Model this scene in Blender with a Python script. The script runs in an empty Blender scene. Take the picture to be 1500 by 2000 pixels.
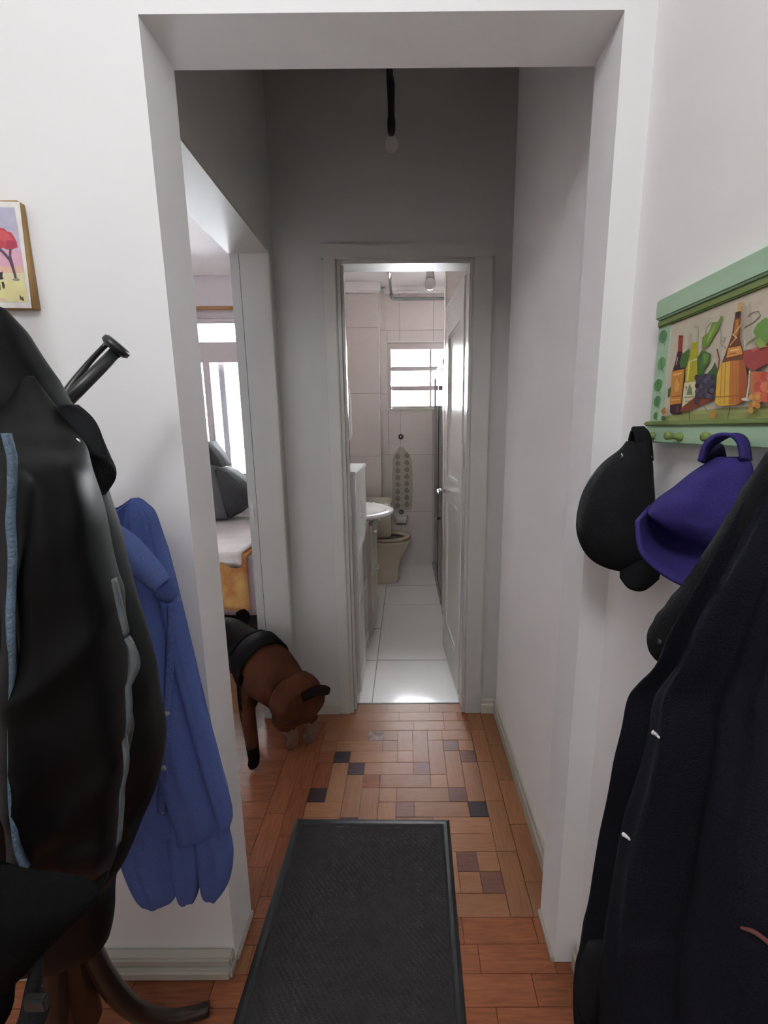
import bpy, bmesh, math, random
from mathutils import Vector, Matrix, noise
random.seed(7)
SC = bpy.context.scene
COL = SC.collection
PI = math.pi
R = math.radians

# ------------------------------------------------------------------ camera, world, exposure
FPX, PX, PY, HC = 843.0, 791.0, 1000.0, 1.40      # solved from the photograph's vanishing points

def _rot(p, r, y):
    A = Matrix(((1, 0, 0), (0, -math.sin(p), -math.cos(p)), (0, math.cos(p), -math.sin(p))))
    Rz = Matrix(((math.cos(r), -math.sin(r), 0), (math.sin(r), math.cos(r), 0), (0, 0, 1)))
    Y = Matrix(((math.cos(y), -math.sin(y), 0), (math.sin(y), math.cos(y), 0), (0, 0, 1)))
    return Rz @ A @ Y
CM = _rot(R(10.9), R(-.41), R(-.15))               # rows: right, down, forward
cam_d = bpy.data.cameras.new('camera')
cam = bpy.data.objects.new('camera', cam_d)
COL.objects.link(cam)
right, down, fwd = CM[0], CM[1], CM[2]
cam.matrix_world = Matrix(((right[0], -down[0], -fwd[0], 0), (right[1], -down[1], -fwd[1], 0),
                           (right[2], -down[2], -fwd[2], HC), (0, 0, 0, 1)))
cam_d.sensor_fit = 'VERTICAL'
cam_d.sensor_height = 24.0
cam_d.lens = FPX / 2000 * 24.0
cam_d.shift_x = -(PX - 750) / 2000
cam_d.clip_start = .02
SC.camera = cam
SC.view_settings.view_transform = 'Standard'
SC.view_settings.look = 'None'
SC.view_settings.gamma = 1
SC.view_settings.use_curve_mapping = False
SC.view_settings.exposure = 0.25
W = bpy.data.worlds.new('overcast_sky')
SC.world = W
W.use_nodes = True
W.node_tree.nodes['Background'].inputs[0].default_value = (.94, .97, 1, 1)
W.node_tree.nodes['Background'].inputs[1].default_value = 112.0
SC.cycles.max_bounces = 10
SC.cycles.diffuse_bounces = 6
SC.cycles.transparent_max_bounces = 16
SC.cycles.sample_clamp_indirect = 25.0
LAMP_POS = (-.40, -.75, 2.6)
ld = bpy.data.lights.new('ceiling_lamp_light', 'POINT')
ld.energy = 38.5
ld.shadow_soft_size = .24
ld.color = (.955, .985, 1.0)
lo = bpy.data.objects.new('ceiling_lamp_light', ld)
lo.location = LAMP_POS
COL.objects.link(lo)

def _ray(x, y):
    return CM.transposed() @ Vector(((x - PX) / FPX, (y - PY) / FPX, 1))
def at(x, y, Y=None, X=None, Z=None):
    """photo pixel on the plane Y=, X= or Z= -> point in the room"""
    d = _ray(x, y)
    t = Y / d.y if Y is not None else X / d.x if X is not None else (Z - HC) / d.z
    return Vector((d.x * t, d.y * t, d.z * t + HC))

# ------------------------------------------------------------------ materials
MATS = {}
def mat(name, col, rough=.6, noise_amt=0.0, scale=8.0, bump=0.0, bscale=60.0, metal=0.0, spec=.5, coat=0.0, stretch=None,
        col2=None, rnd=0.0, sheen=0.0, emit=None):
    if name in MATS:
        return MATS[name]
    m = bpy.data.materials.new(name)
    m.use_nodes = True
    nt = m.node_tree
    b = nt.nodes['Principled BSDF']
    b.inputs['Base Color'].default_value = (*col, 1)
    b.inputs['Roughness'].default_value = rough
    b.inputs['Metallic'].default_value = metal
    b.inputs['Specular IOR Level'].default_value = spec
    b.inputs['Coat Weight'].default_value = coat
    b.inputs['Coat Roughness'].default_value = .15
    b.inputs['Sheen Weight'].default_value = sheen
    tc = nt.nodes.new('ShaderNodeTexCoord')
    mp = nt.nodes.new('ShaderNodeMapping')
    nt.links.new(tc.outputs['Object'], mp.inputs[0])
    if stretch:
        mp.inputs['Scale'].default_value = stretch
    src = None
    if noise_amt or col2:
        n = nt.nodes.new('ShaderNodeTexNoise')
        n.inputs['Scale'].default_value = scale
        n.inputs['Detail'].default_value = 5
        nt.links.new(mp.outputs[0], n.inputs['Vector'])
        if rnd:
            oi = nt.nodes.new('ShaderNodeObjectInfo')
            ml = nt.nodes.new('ShaderNodeVectorMath'); ml.operation = 'SCALE'
            ad = nt.nodes.new('ShaderNodeVectorMath'); ad.operation = 'ADD'
            cx = nt.nodes.new('ShaderNodeCombineXYZ')
            for k in range(3):
                nt.links.new(oi.outputs['Random'], cx.inputs[k])
            ml.inputs['Scale'].default_value = 37
            nt.links.new(cx.outputs[0], ml.inputs[0])
            nt.links.new(mp.outputs[0], ad.inputs[0])
            nt.links.new(ml.outputs[0], ad.inputs[1])
            nt.links.new(ad.outputs[0], n.inputs['Vector'])
        cr = nt.nodes.new('ShaderNodeValToRGB')
        c2 = col2 or tuple(c * (1 - noise_amt) for c in col)
        cr.color_ramp.elements[0].position = .3
        cr.color_ramp.elements[1].position = .7
        cr.color_ramp.elements[0].color = (*c2, 1)
        cr.color_ramp.elements[1].color = (*col, 1)
        nt.links.new(n.outputs[0], cr.inputs[0])
        src = cr.outputs[0]
        if rnd:
            hs = nt.nodes.new('ShaderNodeHueSaturation')
            mr = nt.nodes.new('ShaderNodeMapRange')
            mr.inputs['To Min'].default_value = 1 - rnd
            mr.inputs['To Max'].default_value = 1 + rnd
            nt.links.new(oi.outputs['Random'], mr.inputs[0])
            nt.links.new(mr.outputs[0], hs.inputs['Value'])
            nt.links.new(src, hs.inputs['Color'])
            src = hs.outputs[0]
        nt.links.new(src, b.inputs['Base Color'])
    if bump:
        n2 = nt.nodes.new('ShaderNodeTexNoise')
        n2.inputs['Scale'].default_value = bscale
        n2.inputs['Detail'].default_value = 4
        nt.links.new(mp.outputs[0], n2.inputs['Vector'])
        bp = nt.nodes.new('ShaderNodeBump')
        bp.inputs['Strength'].default_value = bump
        bp.inputs['Distance'].default_value = .004
        nt.links.new(n2.outputs[0], bp.inputs['Height'])
        nt.links.new(bp.outputs[0], b.inputs['Normal'])
    MATS[name] = m
    return m

def srgb(r, g, b):
    return tuple(((c / 255) / 12.92 if c / 255 <= .04045 else ((c / 255 + .055) / 1.055) ** 2.4) for c in (r, g, b))

wall_m = mat('white_wall_paint', (.80, .80, .805), .75, .05, 2.5, .05, 90)
wall_r_m = mat('warm_white_paint_brightened', (.88, .86, .855), .75, .05, 2.5, .05, 90)  # warmer white, also brightened in colour for light the right wall lacks
far_wall_m = mat('pale_far_wall', (.74, .73, .72), .8, .1, 3)
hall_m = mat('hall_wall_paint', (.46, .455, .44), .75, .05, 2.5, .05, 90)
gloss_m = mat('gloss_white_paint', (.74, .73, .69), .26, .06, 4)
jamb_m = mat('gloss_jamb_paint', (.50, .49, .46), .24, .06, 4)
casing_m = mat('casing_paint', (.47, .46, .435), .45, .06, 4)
ceil_m = mat('ceiling_paint', (.92, .90, .90), .8, .03, 3)
bed_wall_m = mat('bedroom_wall_paint', (.74, .68, .70), .75, .04, 3)
joint_m = mat('floor_joint', (.035, .018, .01), .7)
base_wood_m = mat('dark_floor_wood', (.16, .07, .03), .4, .45, 3, stretch=(1, 12, 1), col2=(.10, .04, .018))
wood_m = mat('parquet_wood', (.31, .145, .075), .36, .3, 7, .06, 40, stretch=(2, 22, 4), col2=(.25, .11, .05), rnd=.13, spec=.2)
wood_red_m = mat('parquet_wood_reddish', (.29, .105, .05), .26, .3, 7, .06, 40, stretch=(2, 22, 4), col2=(.20, .07, .035), rnd=.18, spec=.2)
wood_dark_m = mat('parquet_wood_dark', (.055, .03, .035), .36, .3, 7, .06, 40, stretch=(2, 22, 4), col2=(.03, .017, .02), rnd=.3, spec=.2)
wood_brown_m = mat('parquet_wood_brown', (.19, .085, .062), .36, .3, 7, .06, 40, stretch=(2, 22, 4), col2=(.13, .055, .04), rnd=.2, spec=.2)
chip_m = mat('bare_chipped_wood', (.34, .25, .21), .6, .5, 26, .3, 60, col2=(.10, .03, .025))
tile_w_m = mat('beige_wall_tile', (.73, .665, .645), .22, .06, 5, .0, rnd=.02, col2=(.70, .635, .615))
tile_f_m = mat('white_floor_tile', (.86, .84, .83), .10, .05, 4, .015, 9, rnd=.02, col2=(.83, .81, .80))
grout_m = mat('grey_grout', (.27, .25, .24), .8)
white_pl = mat('white_plastic', (.70, .69, .68), .35, .04, 6)
vanity_m = mat('vanity_laminate', (.52, .47, .40), .35, .06, 6)
ceramic_m = mat('white_ceramic', (.74, .73, .71), .08, .02, 4, coat=.4)
beige_cer = mat('beige_ceramic', (.62, .54, .43), .10, .03, 4, coat=.4)
chrome_m = mat('chrome', (.6, .6, .6), .15, .05, 20, metal=1)
alu_m = mat('dull_aluminium', (.45, .45, .45), .35, .08, 20, metal=.8)
black_alu = mat('black_gasket', (.015, .014, .013), .5)
black_nylon = mat('black_nylon', (.0036, .0035, .0036), .50, .3, 8, .12, 14, spec=.14)
black_cloth = mat('black_cloth', (.0150, .0156, .0175), .85, .3, 14, .4, 500, spec=.10)
navy_cloth = mat('navy_cloth', (.011, .0117, .0172), .85, .3, 6, .4, 450, spec=.08)
char_cloth = mat('charcoal_cloth', (.0050, .0050, .0054), .9, .3, 14, .4, 500, spec=.05)
denim_m = mat('blue_denim', (.118, .175, .46), .9, .35, 500, .5, 900, spec=.08, col2=(.085, .128, .34))
trim_m = mat('light_blue_trim', (.13, .19, .26), .8, .35, 90, .5, 300, spec=.2)
grey_trim = mat('grey_reflective_trim', (.11, .125, .135), .7, .3, 60, .2, 300, spec=.2)
purple_m = mat('purple_cotton', (.050, .038, .19), .9, .25, 400, .5, 900, spec=.1)
purple_dk = mat('purple_cotton_shaded', (.012, .010, .04), .95, .25, 60, .5, 700)
hook_m = mat('black_painted_metal', (.014, .016, .016), .35, .1, 20)
dark_wood_m = mat('dark_bentwood', (.020, .009, .006), .3, .3, 8, stretch=(6, 6, 1), coat=.3)
rubber_m = mat('black_rubber', (.011, .011, .013), .42, .2, 12, .1, 80)
green_m = mat('green_painted_wood', srgb(172, 204, 172), .55, .14, 9, .08, 60, stretch=(6, 1, 6))
dgreen_m = mat('olive_green_edge', srgb(122, 142, 78), .55, .15, 9)
tan_m = mat('tan_wood_edge', srgb(172, 136, 82), .6, .15, 8, stretch=(8, 8, 1))
brass_rod = mat('brown_wood_rod', srgb(178, 128, 78), .5, .15, 8)
fur_m = mat('brown_short_fur', (.092, .028, .012), .8, .45, 10, .5, 220, spec=.12, col2=(.045, .014, .007))
fur_dk = mat('dark_fur', (.008, .004, .003), .85, .3, 30, .6, 200, spec=.1)
paw_m = mat('pale_fur', (.22, .13, .10), .8, .3, 20, .5, 200)
harness_m = mat('dark_harness', (.006, .005, .006), .8, .2, 40, .3, 300, spec=.1)
snap_m = mat('bright_metal_snap', (.75, .73, .70), .3, .05, 20, metal=.6)
tag_m = mat('white_plastic_toggle', (.75, .73, .72), .4)
floral_m = mat('yellow_floral_quilt', (.66, .42, .14), .9, .5, 11, .2, 60, col2=(.46, .16, .05))
mauve_m = mat('mauve_sheet', (.40, .31, .33), .9, .2, 8, .3, 20)
towel_m = mat('white_towel', (.80, .79, .78), .95, .06, 20, .3, 90)
whitecl_m = mat('white_blanket', (.62, .57, .55), .9, .12, 10, .3, 40)
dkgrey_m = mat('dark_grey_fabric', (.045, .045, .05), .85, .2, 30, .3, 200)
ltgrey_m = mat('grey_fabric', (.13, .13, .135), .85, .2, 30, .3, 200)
pinkframe_m = mat('pale_window_paint', (.56, .50, .50), .4, .04, 6)

def glass_mat(name, tint=(1, 1, 1), ior=1.45):
    m = bpy.data.materials.new(name)
    m.use_nodes = True
    nt = m.node_tree
    nt.nodes.clear()
    o = nt.nodes.new('ShaderNodeOutputMaterial')
    mx = nt.nodes.new('ShaderNodeMixShader')
    tr = nt.nodes.new('ShaderNodeBsdfTransparent')
    g = nt.nodes.new('ShaderNodeBsdfGlossy')
    fr = nt.nodes.new('ShaderNodeFresnel')
    fr.inputs['IOR'].default_value = ior
    tr.inputs[0].default_value = (*tint, 1)
    g.inputs['Roughness'].default_value = .03
    nt.links.new(fr.outputs[0], mx.inputs[0])
    nt.links.new(tr.outputs[0], mx.inputs[1])
    nt.links.new(g.outputs[0], mx.inputs[2])
    nt.links.new(mx.outputs[0], o.inputs[0])
    MATS[name] = m
    return m
pane_m = glass_mat('window_glass', (.95, .96, .96))
dim_pane_m = glass_mat('daylight_dimming_glass', (.42, .425, .43))  # plain panes; tint added to hold back the bright sky from the bedroom
shower_gl = glass_mat('shower_glass', (.90, .93, .92))

# ------------------------------------------------------------------ object helpers
WORLD = {}
def thing(name, label, cat, loc, group=None):
    o = bpy.data.objects.new(name, None)
    COL.objects.link(o)
    o.empty_display_size = .05
    o.location = loc
    o['label'] = label
    o['category'] = cat
    if group:
        o['group'] = group
    WORLD[o] = Vector(loc)
    return o
def tag(o, label, cat, group=None, kind=None):
    o['label'] = label
    o['category'] = cat
    if group:
        o['group'] = group
    return o
def obj(name, bm, m, parent=None, smooth=False, label=None, kind=None):
    if isinstance(bm, bpy.types.Mesh):
        me = bm
    else:
        bmesh.ops.recalc_face_normals(bm, faces=bm.faces)
        me = bpy.data.meshes.new(name)
        bm.to_mesh(me)
        bm.free()
    if smooth:
        for p in me.polygons:
            p.use_smooth = True
    if m is not None and not me.materials:
        for q in (m if isinstance(m, (list, tuple)) else [m]):
            me.materials.append(q)
    o = bpy.data.objects.new(name, me)
    COL.objects.link(o)
    if parent is not None:
        o.parent = parent
        w = WORLD.get(parent, Vector((0, 0, 0)))
        o.location = -w
        WORLD[o] = Vector((0, 0, 0))
    else:
        WORLD[o] = Vector((0, 0, 0))
    if label:
        o['label'] = label
    if kind:
        o['kind'] = kind
    return o
def struct(name, bm, m, smooth=False, parent=None):
    return obj(name, bm, m, parent, smooth, kind='structure' if parent is None else None)
def B():
    return bmesh.new()
def box(bm, x0, x1, y0, y1, z0, z1, bev=0.0):
    r = bmesh.ops.create_cube(bm, size=1)
    vs = r['verts']
    for v in vs:
        v.co = Vector(((x0 + x1) / 2 + v.co.x * (x1 - x0), (y0 + y1) / 2 + v.co.y * (y1 - y0), (z0 + z1) / 2 + v.co.z * (z1 - z0)))
    if bev:
        es = list({e for v in vs for e in v.link_edges})
        bmesh.ops.bevel(bm, geom=es, offset=bev, segments=2, affect='EDGES')
    return bm
def bx(*a, **k):
    return box(B(), *a, **k)
def obox(bm, p0, p1, w, z0, z1, off=0.0, bev=0.0):
    """upright slab from p0 to p1 (plan), thickness w to its right, shifted by off"""
    d = (Vector(p1) - Vector(p0)); L = d.length; d.normalize()
    n = Vector((d.y, -d.x))
    r = bmesh.ops.create_cube(bm, size=1)
    for v in r['verts']:
        a = (v.co.x + .5) * L; b = (v.co.y + .5) * w + off
        q = Vector(p0) + d * a + n * b
        v.co = Vector((q.x, q.y, z0 + (v.co.z + .5) * (z1 - z0)))
    if bev:
        es = list({e for v in r['verts'] for e in v.link_edges})
        bmesh.ops.bevel(bm, geom=es, offset=bev, segments=2, affect='EDGES')
    return bm
def crom(pts, t):
    n = len(pts) - 1
    i = min(int(t), n - 1); f = t - i
    g = lambda k: pts[max(0, min(n, k))]
    p0, p1, p2, p3 = g(i - 1), g(i), g(i + 1), g(i + 2)
    return [.5 * (2 * b + (c - a) * f + (2 * a - 5 * b + 4 * c - d) * f * f + (-a + 3 * b - 3 * c + d) * f ** 3)
            for a, b, c, d in zip(p0, p1, p2, p3)]
def tube(bm, pts, rad, n=10, sub=1, flat=None, cap=True):
    pts = [Vector(p) for p in pts]
    if not isinstance(rad, (list, tuple)):
        rad = [rad] * len(pts)
    if sub > 1:
        q = [list(p) + [r] for p, r in zip(pts, rad)]
        q = [crom(q, i / sub) for i in range((len(pts) - 1) * sub + 1)]
        pts = [Vector(a[:3]) for a in q]; rad = [max(a[3], .0005) for a in q]
    rings = []
    up = Vector((0, 0, 1))
    for i, p in enumerate(pts):
        d = (pts[min(i + 1, len(pts) - 1)] - pts[max(i - 1, 0)]).normalized()
        if flat is not None:
            s = (Vector(flat[0]) - d * d.dot(Vector(flat[0]))).normalized()
            k = flat[1]
        else:
            s = d.cross(up)
            if s.length < .05:
                s = d.cross(Vector((1, 0, 0)))
            s.normalize(); k = 1
        u = s.cross(d).normalized()
        rings.append([bm.verts.new(p + (s * math.cos(2 * PI * j / n) * k + u * math.sin(2 * PI * j / n)) * rad[i]) for j in range(n)])
    for a, b in zip(rings, rings[1:]):
        for j in range(n):
            bm.faces.new((a[j], a[(j + 1) % n], b[(j + 1) % n], b[j]))
    if cap:
        bm.faces.new(rings[0][::-1]); bm.faces.new(rings[-1])
    return bm
def lathe(bm, prof, c, n=28, sx=1.0, sy=1.0, pw=2.0):
    """rings from (radius, z) profile; superellipse power pw"""
    rings = []
    for r, z in prof:
        ring = []
        for j in range(n):
            a = 2 * PI * j / n
            ca, sa = math.cos(a), math.sin(a)
            f = 1 / ((abs(ca) ** pw + abs(sa) ** pw) ** (1 / pw))
            ring.append(bm.verts.new((c[0] + ca * f * r * sx, c[1] + sa * f * r * sy, c[2] + z)))
        rings.append(ring)
    for a, b in zip(rings, rings[1:]):
        for j in range(n):
            bm.faces.new((a[j], a[(j + 1) % n], b[(j + 1) % n], b[j]))
    if prof[0][0] > 1e-4:
        bm.faces.new(rings[0][::-1])
    if prof[-1][0] > 1e-4:
        bm.faces.new(rings[-1])
    return bm
def ball(bm, c, r, s=(1, 1, 1), seg=16):
    rr = bmesh.ops.create_uvsphere(bm, u_segments=seg, v_segments=seg // 2 + 2, radius=1)
    for v in rr['verts']:
        v.co = Vector((c[0] + v.co.x * r * s[0], c[1] + v.co.y * r * s[1], c[2] + v.co.z * r * s[2]))
    return bm
def cyl(bm, a, b, r, n=14, r2=None):
    return tube(bm, [a, b], [r, r if r2 is None else r2], n)
def loft(rows, thick, n=56, sub=8, fold=.10, fk=5, seed=1, wr=.006, wf=(9, 9, 3), pw=2.3, tw=2.0, cre=0.0, ca_=.9):
    """closed cloth volume through silhouette rows (left point, right point, half thickness)"""
    bm = B()
    q = [list(l) + list(r) + [t] for l, r, t in rows]
    m = (len(q) - 1) * sub
    rings = []
    for i in range(m + 1):
        a = crom(q, i / sub)
        l, r, t = Vector(a[:3]), Vector(a[3:6]), max(a[6], .002)
        c = (l + r) / 2
        h = (r - l) / 2
        hh = Vector((h.x, h.y, 0)); hh = hh.normalized() if hh.length > 1e-6 else Vector((1, 0, 0))
        nn = Vector((-hh.y, hh.x, 0))
        ring = []
        for j in range(n):
            th = 2 * PI * j / n
            ca, sa = math.cos(th), math.sin(th)
            f = 1 / ((abs(ca) ** pw + abs(sa) ** pw) ** (1 / pw))
            fo = 1 + fold * math.sin(fk * th + seed + i / m * tw) + fold * .5 * math.sin((fk * 2 + 1) * th + seed * 2 - i / m * tw * 1.7)
            p = c + h * (ca * f) + nn * (sa * f * t * fo)
            w = noise.noise(Vector((p.x * wf[0] + seed * 3.1, p.y * wf[1], p.z * wf[2] + seed)))
            w += .5 * noise.noise(Vector((p.x * wf[0] * 2.6, p.y * wf[1] * 2.6 + seed, p.z * wf[2] * 2.6)))
            e = (nn * sa + hh * ca * .35)
            if cre:
                h_ = p.x + p.y * .6
                wob = .05 * noise.noise(p * 4 + Vector((seed, 0, 0)))
                v_ = (p.z + wob) * math.sin(ca_) - (h_ + wob) * math.cos(ca_); u_ = p.z * math.cos(ca_) + h_ * math.sin(ca_)
                rg = 1 - 2.4 * abs(noise.noise(Vector((v_ * 11, u_ * 3.2, seed * 1.7))))
                p = p + e * (cre * rg * max(0, noise.noise(p * 3.1 + Vector((7, seed, 0))) + .55))
            p = p + e * (w * wr * min(1, t / .02))
            ring.append(bm.verts.new(p))
        rings.append(ring)
    for a, b in zip(rings, rings[1:]):
        for j in range(n):
            bm.faces.new((a[j], a[(j + 1) % n], b[(j + 1) % n], b[j]))
    bm.faces.new(rings[0][::-1]); bm.faces.new(rings[-1])
    return bm
def px_rows(rows):
    """(y, xl, xr, Yl, Yr, t): silhouettes given on planes Y= at left and right"""
    return [(at(xl, y, Y=Yl), at(xr, y, Y=Yr), t) for y, xl, xr, Yl, Yr, t in rows]
def px_rows_x(rows):
    return [(at(xl, y, X=Xl), at(xr, y, X=Xr), t) for y, xl, xr, Xl, Xr, t in rows]
def grid_patch(A, Bc, nu=14, nv=8, sag=Vector((0, 0, 0)), th=.004):
    """shell between curve A and curve B (lists of points), bulging by sag in the middle"""
    bm = B()
    pa = [Vector(crom([list(p) for p in A], i / nu * (len(A) - 1))) for i in range(nu + 1)]
    pb = [Vector(crom([list(p) for p in Bc], i / nu * (len(Bc) - 1))) for i in range(nu + 1)]
    g = [[bm.verts.new(pa[i].lerp(pb[i], j / nv) + sag * math.sin(PI * j / nv) * math.sin(PI * (.15 + .7 * i / nu)))
          for j in range(nv + 1)] for i in range(nu + 1)]
    for i in range(nu):
        for j in range(nv):
            bm.faces.new((g[i][j], g[i + 1][j], g[i + 1][j + 1], g[i][j + 1]))
    bmesh.ops.recalc_face_normals(bm, faces=bm.faces)
    bmesh.ops.solidify(bm, geom=list(bm.faces), thickness=th)
    return bm
from mathutils.bvhtree import BVHTree
def on_surface(o, x, y, off=.002):
    """point on a finished surface seen at that place of the photograph"""
    me = o.data
    t = BVHTree.FromPolygons([v.co.copy() for v in me.vertices], [tuple(p.vertices) for p in me.polygons])
    d = _ray(x, y).normalized()
    h = t.ray_cast(Vector((0, 0, HC)), d)[0]
    return (h if h is not None else Vector((0, 0, HC)) + d * .6) - d * off
class Paint:
    """flat print: polygons of solid colour lying on one plane"""
    def __init__(s, conv, nrm):
        s.bm = B(); s.conv = conv; s.nrm = Vector(nrm); s.k = 0; s.cols = []; s.idx = {}
    def poly(s, pts, col):
        key = tuple(col)
        if key not in s.idx:
            s.idx[key] = len(s.cols)
            s.cols.append(mat('paint_%d_%d_%d' % key, srgb(*col), .6, .12, 60))
        s.k += 1
        vs = [s.bm.verts.new(s.conv(*p) + s.nrm * (.00006 * s.k)) for p in pts]
        f = s.bm.faces.new(vs)
        f.material_index = s.idx[key]
        f.normal_update()
        if f.normal.dot(s.nrm) < 0:
            f.normal_flip()
    def ell(s, x, y, rx, ry, col, n=14, a0=0.0):
        pts = []
        for j in range(n):
            a = 2 * PI * j / n
            u, v = rx * math.cos(a), ry * math.sin(a)
            pts.append((x + u * math.cos(a0) - v * math.sin(a0), y + u * math.sin(a0) + v * math.cos(a0)))
        s.poly(pts, col)
    def line(s, pts, w, col):
        for (xa, ya), (xb, yb) in zip(pts, pts[1:]):
            d = math.hypot(xb - xa, yb - ya) or 1
            nx, ny = -(yb - ya) / d * w / 2, (xb - xa) / d * w / 2
            s.poly([(xa + nx, ya + ny), (xb + nx, yb + ny), (xb - nx, yb - ny), (xa - nx, ya - ny)], col)
    def done(s, name, parent):
        me = bpy.data.meshes.new(name)
        s.bm.to_mesh(me); s.bm.free()
        for m in s.cols:
            me.materials.append(m)
        return obj(name, me, None, parent)

# ------------------------------------------------------------------ the rooms
XR, XL, YO0, YO1, YE0, YE1 = .445, -.54, .905, 1.025, 1.945, 2.045
OX0, OX1, OZ = -.463, .387, 2.115                       # opening in the near wall
ZC = 2.86
YB = 4.325
# near wall with the wide doorless opening
bm = B()
box(bm, -3.5, OX0, YO0, YO1, 0, ZC); box(bm, OX1, XR, YO0, YO1, 0, ZC); box(bm, OX0, OX1, YO0, YO1, OZ, ZC)
bmesh.ops.remove_doubles(bm, verts=bm.verts, dist=1e-5)
struct('wall_front', bm, wall_m)
struct('wall_right', bx(XR, XR + .12, -3.6, YE1, 0, ZC), wall_r_m)
struct('wall_left', bx(-1.72, -1.6, -3.6, YO0, 0, ZC), far_wall_m)
struct('wall_rear', bx(-3.02, XR + .12, -3.72, -3.6, 0, ZC), far_wall_m)
# hall left wall with the bedroom doorway, running on between bedroom and bathroom
bm = B()
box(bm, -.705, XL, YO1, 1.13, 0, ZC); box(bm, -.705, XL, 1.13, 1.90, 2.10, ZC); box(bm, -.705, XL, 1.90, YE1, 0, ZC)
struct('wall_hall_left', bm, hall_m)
struct('wall_bathroom_left', bx(-.705, -.62, YE1, YB, 0, ZC), tile_w_m)
# end wall with the bathroom doorway
bm = B()
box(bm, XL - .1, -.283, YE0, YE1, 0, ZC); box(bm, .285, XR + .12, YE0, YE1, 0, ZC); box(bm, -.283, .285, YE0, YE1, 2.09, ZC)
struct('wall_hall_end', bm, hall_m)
struct('wall_bathroom_right', bx(XR, .98, YE1, 3.206, 0, ZC), tile_w_m)
struct('wall_shower_side', bx(.86, .98, 3.2, YB + .15, 0, ZC), tile_w_m)
# ceilings
struct('ceiling', bx(-3.02, XR + .12, -3.72, YO1, ZC, ZC + .1), ceil_m)
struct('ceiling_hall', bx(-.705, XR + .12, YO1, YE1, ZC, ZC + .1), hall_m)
struct('ceiling_bathroom', bx(-.705, .98, YE1, YB + .15, 2.69, 2.8), ceil_m)
struct('ceiling_bedroom', bx(-3.4, -.705, YO1, YB + .15, 2.80, 2.9), ceil_m)
# floor
floor = struct('floor', bx(-3.02, XR + .12, -3.72, 2.02, -.1, -.004), joint_m)
struct('floor_bedroom', bx(-3.4, -.62, YO1, YB + .15, -.1, -.0005), base_wood_m)
bath_floor = struct('floor_bathroom', bx(-.705, .98, 2.018, YB + .15, -.1, -.003), grout_m)

# ---- parquet: 7 x 7 cm grid read off the photograph
GX0, GDX, GY0, GDY = .023, .0685, 2.009, -.0664
def gx(j): return GX0 + GDX * j
def gy(r): return GY0 + GDY * r
BLOCK = {}
def parquet(x0, x1, y0, y1, m):
    w, h = x1 - x0, y1 - y0
    rotd = h > w * 1.05
    L, S = (h, w) if rotd else (w, h)
    key = (round(L, 3), round(S, 3), m.name)
    if key not in BLOCK:
        b = bx(-L / 2 + .0006, L / 2 - .0006, -S / 2 + .0006, S / 2 - .0006, -.006, 0)
        es = [e for e in b.edges if all(v.co.z > -.001 for v in e.verts)]
        bmesh.ops.bevel(b, geom=es, offset=.0008, segments=1, affect='EDGES')
        BLOCK[key] = None
        o = obj('parquet_block', b, m, floor)
        BLOCK[key] = o.data
    else:
        o = obj('parquet_block', BLOCK[key], None, floor)
    o.location = ((x0 + x1) / 2, (y0 + y1) / 2, random.uniform(-.0006, .0004))
    tl = .0009 if L < .1 else .0020
    o.rotation_euler = (random.uniform(-tl, tl), random.uniform(-tl, tl), (PI / 2 if rotd else 0) + (PI if random.random() < .5 else 0))
    return o
def H(r, j, n, m=None):                                   # n cells along X in row r
    parquet(gx(j), gx(j + n), gy(r + 1), gy(r), m or wood_m)
def V(r, j, n, m=None):                                   # n cells along Y starting at row r
    parquet(gx(j), gx(j + 1), gy(r + n), gy(r), m or wood_m)
WD, WB, WR = wood_dark_m, wood_brown_m, wood_red_m
for a, b in ((-.323, -.105), (-.105, .112), (.112, .31)):
    parquet(a, b, gy(1), gy(0), wood_m)
for a, b, m in ((-.455, -.255, None), (-.255, -.041, None), (-.041, .177, None), (.177, .247, None), (.247, .30, WR)):
    parquet(a, b, gy(2), gy(1), m or wood_m)
for a, b in ((-.395, -.188), (-.188, .03), (.03, .176), (.176, .30)):
    parquet(a, b, gy(3), gy(2), wood_m)
H(3, -6, 1); H(3, -5, 2)
ch = parquet(gx(-3), gx(-2), gy(4), gy(3), chip_m)
H(3, -2, 1); V(3, -1, 2); V(3, 0, 3); H(3, 1, 1); H(3, 2, 2)
H(4, -6, 1); H(4, -5, 3); H(4, -2, 1); V(4, 1, 3); H(4, 2, 1, WB); H(4, 3, 1)
H(5, -6, 1, WR); H(5, -5, 1, WD); H(5, -4, 3); H(5, -1, 1); V(5, 2, 3); H(5, 3, 1, WB)
V(6, -6, 2, WR); V(6, -5, 3); H(6, -4, 1, WD); H(6, -3, 3); H(6, 0, 1, WB); V(6, 3, 3)
V(7, -4, 3); H(7, -3, 1, WR); H(7, -2, 3); H(7, 1, 1)
H(8, -6, 1, WD); V(8, -3, 3); H(8, -2, 1); H(8, -1, 3); H(8, 2, 1, WB)
H(9, -6, 2); V(9, -2, 2); H(9, -1, 1, WB); H(9, 0, 3); H(9, 3, 1, WD)
H(10, -6, 2); H(10, -4, 1, WD); H(10, -1, 2); H(10, 1, 3)
H(11, -6, 3); H(11, -3, 3); H(11, 0, 1); H(11, 1, 3)
H(12, -6, 3); H(12, -3, 3); V(12, 0, 2); V(12, 1, 2); H(12, 2, 1, WB); H(12, 3, 1)
H(13, -6, 1, WD); H(13, -5, 3); H(13, -2, 2); H(13, 2, 1); H(13, 3, 1, WB)
H(14, -6, 2); H(14, -4, 3); H(14, -1, 2); H(14, 1, 3)
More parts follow.
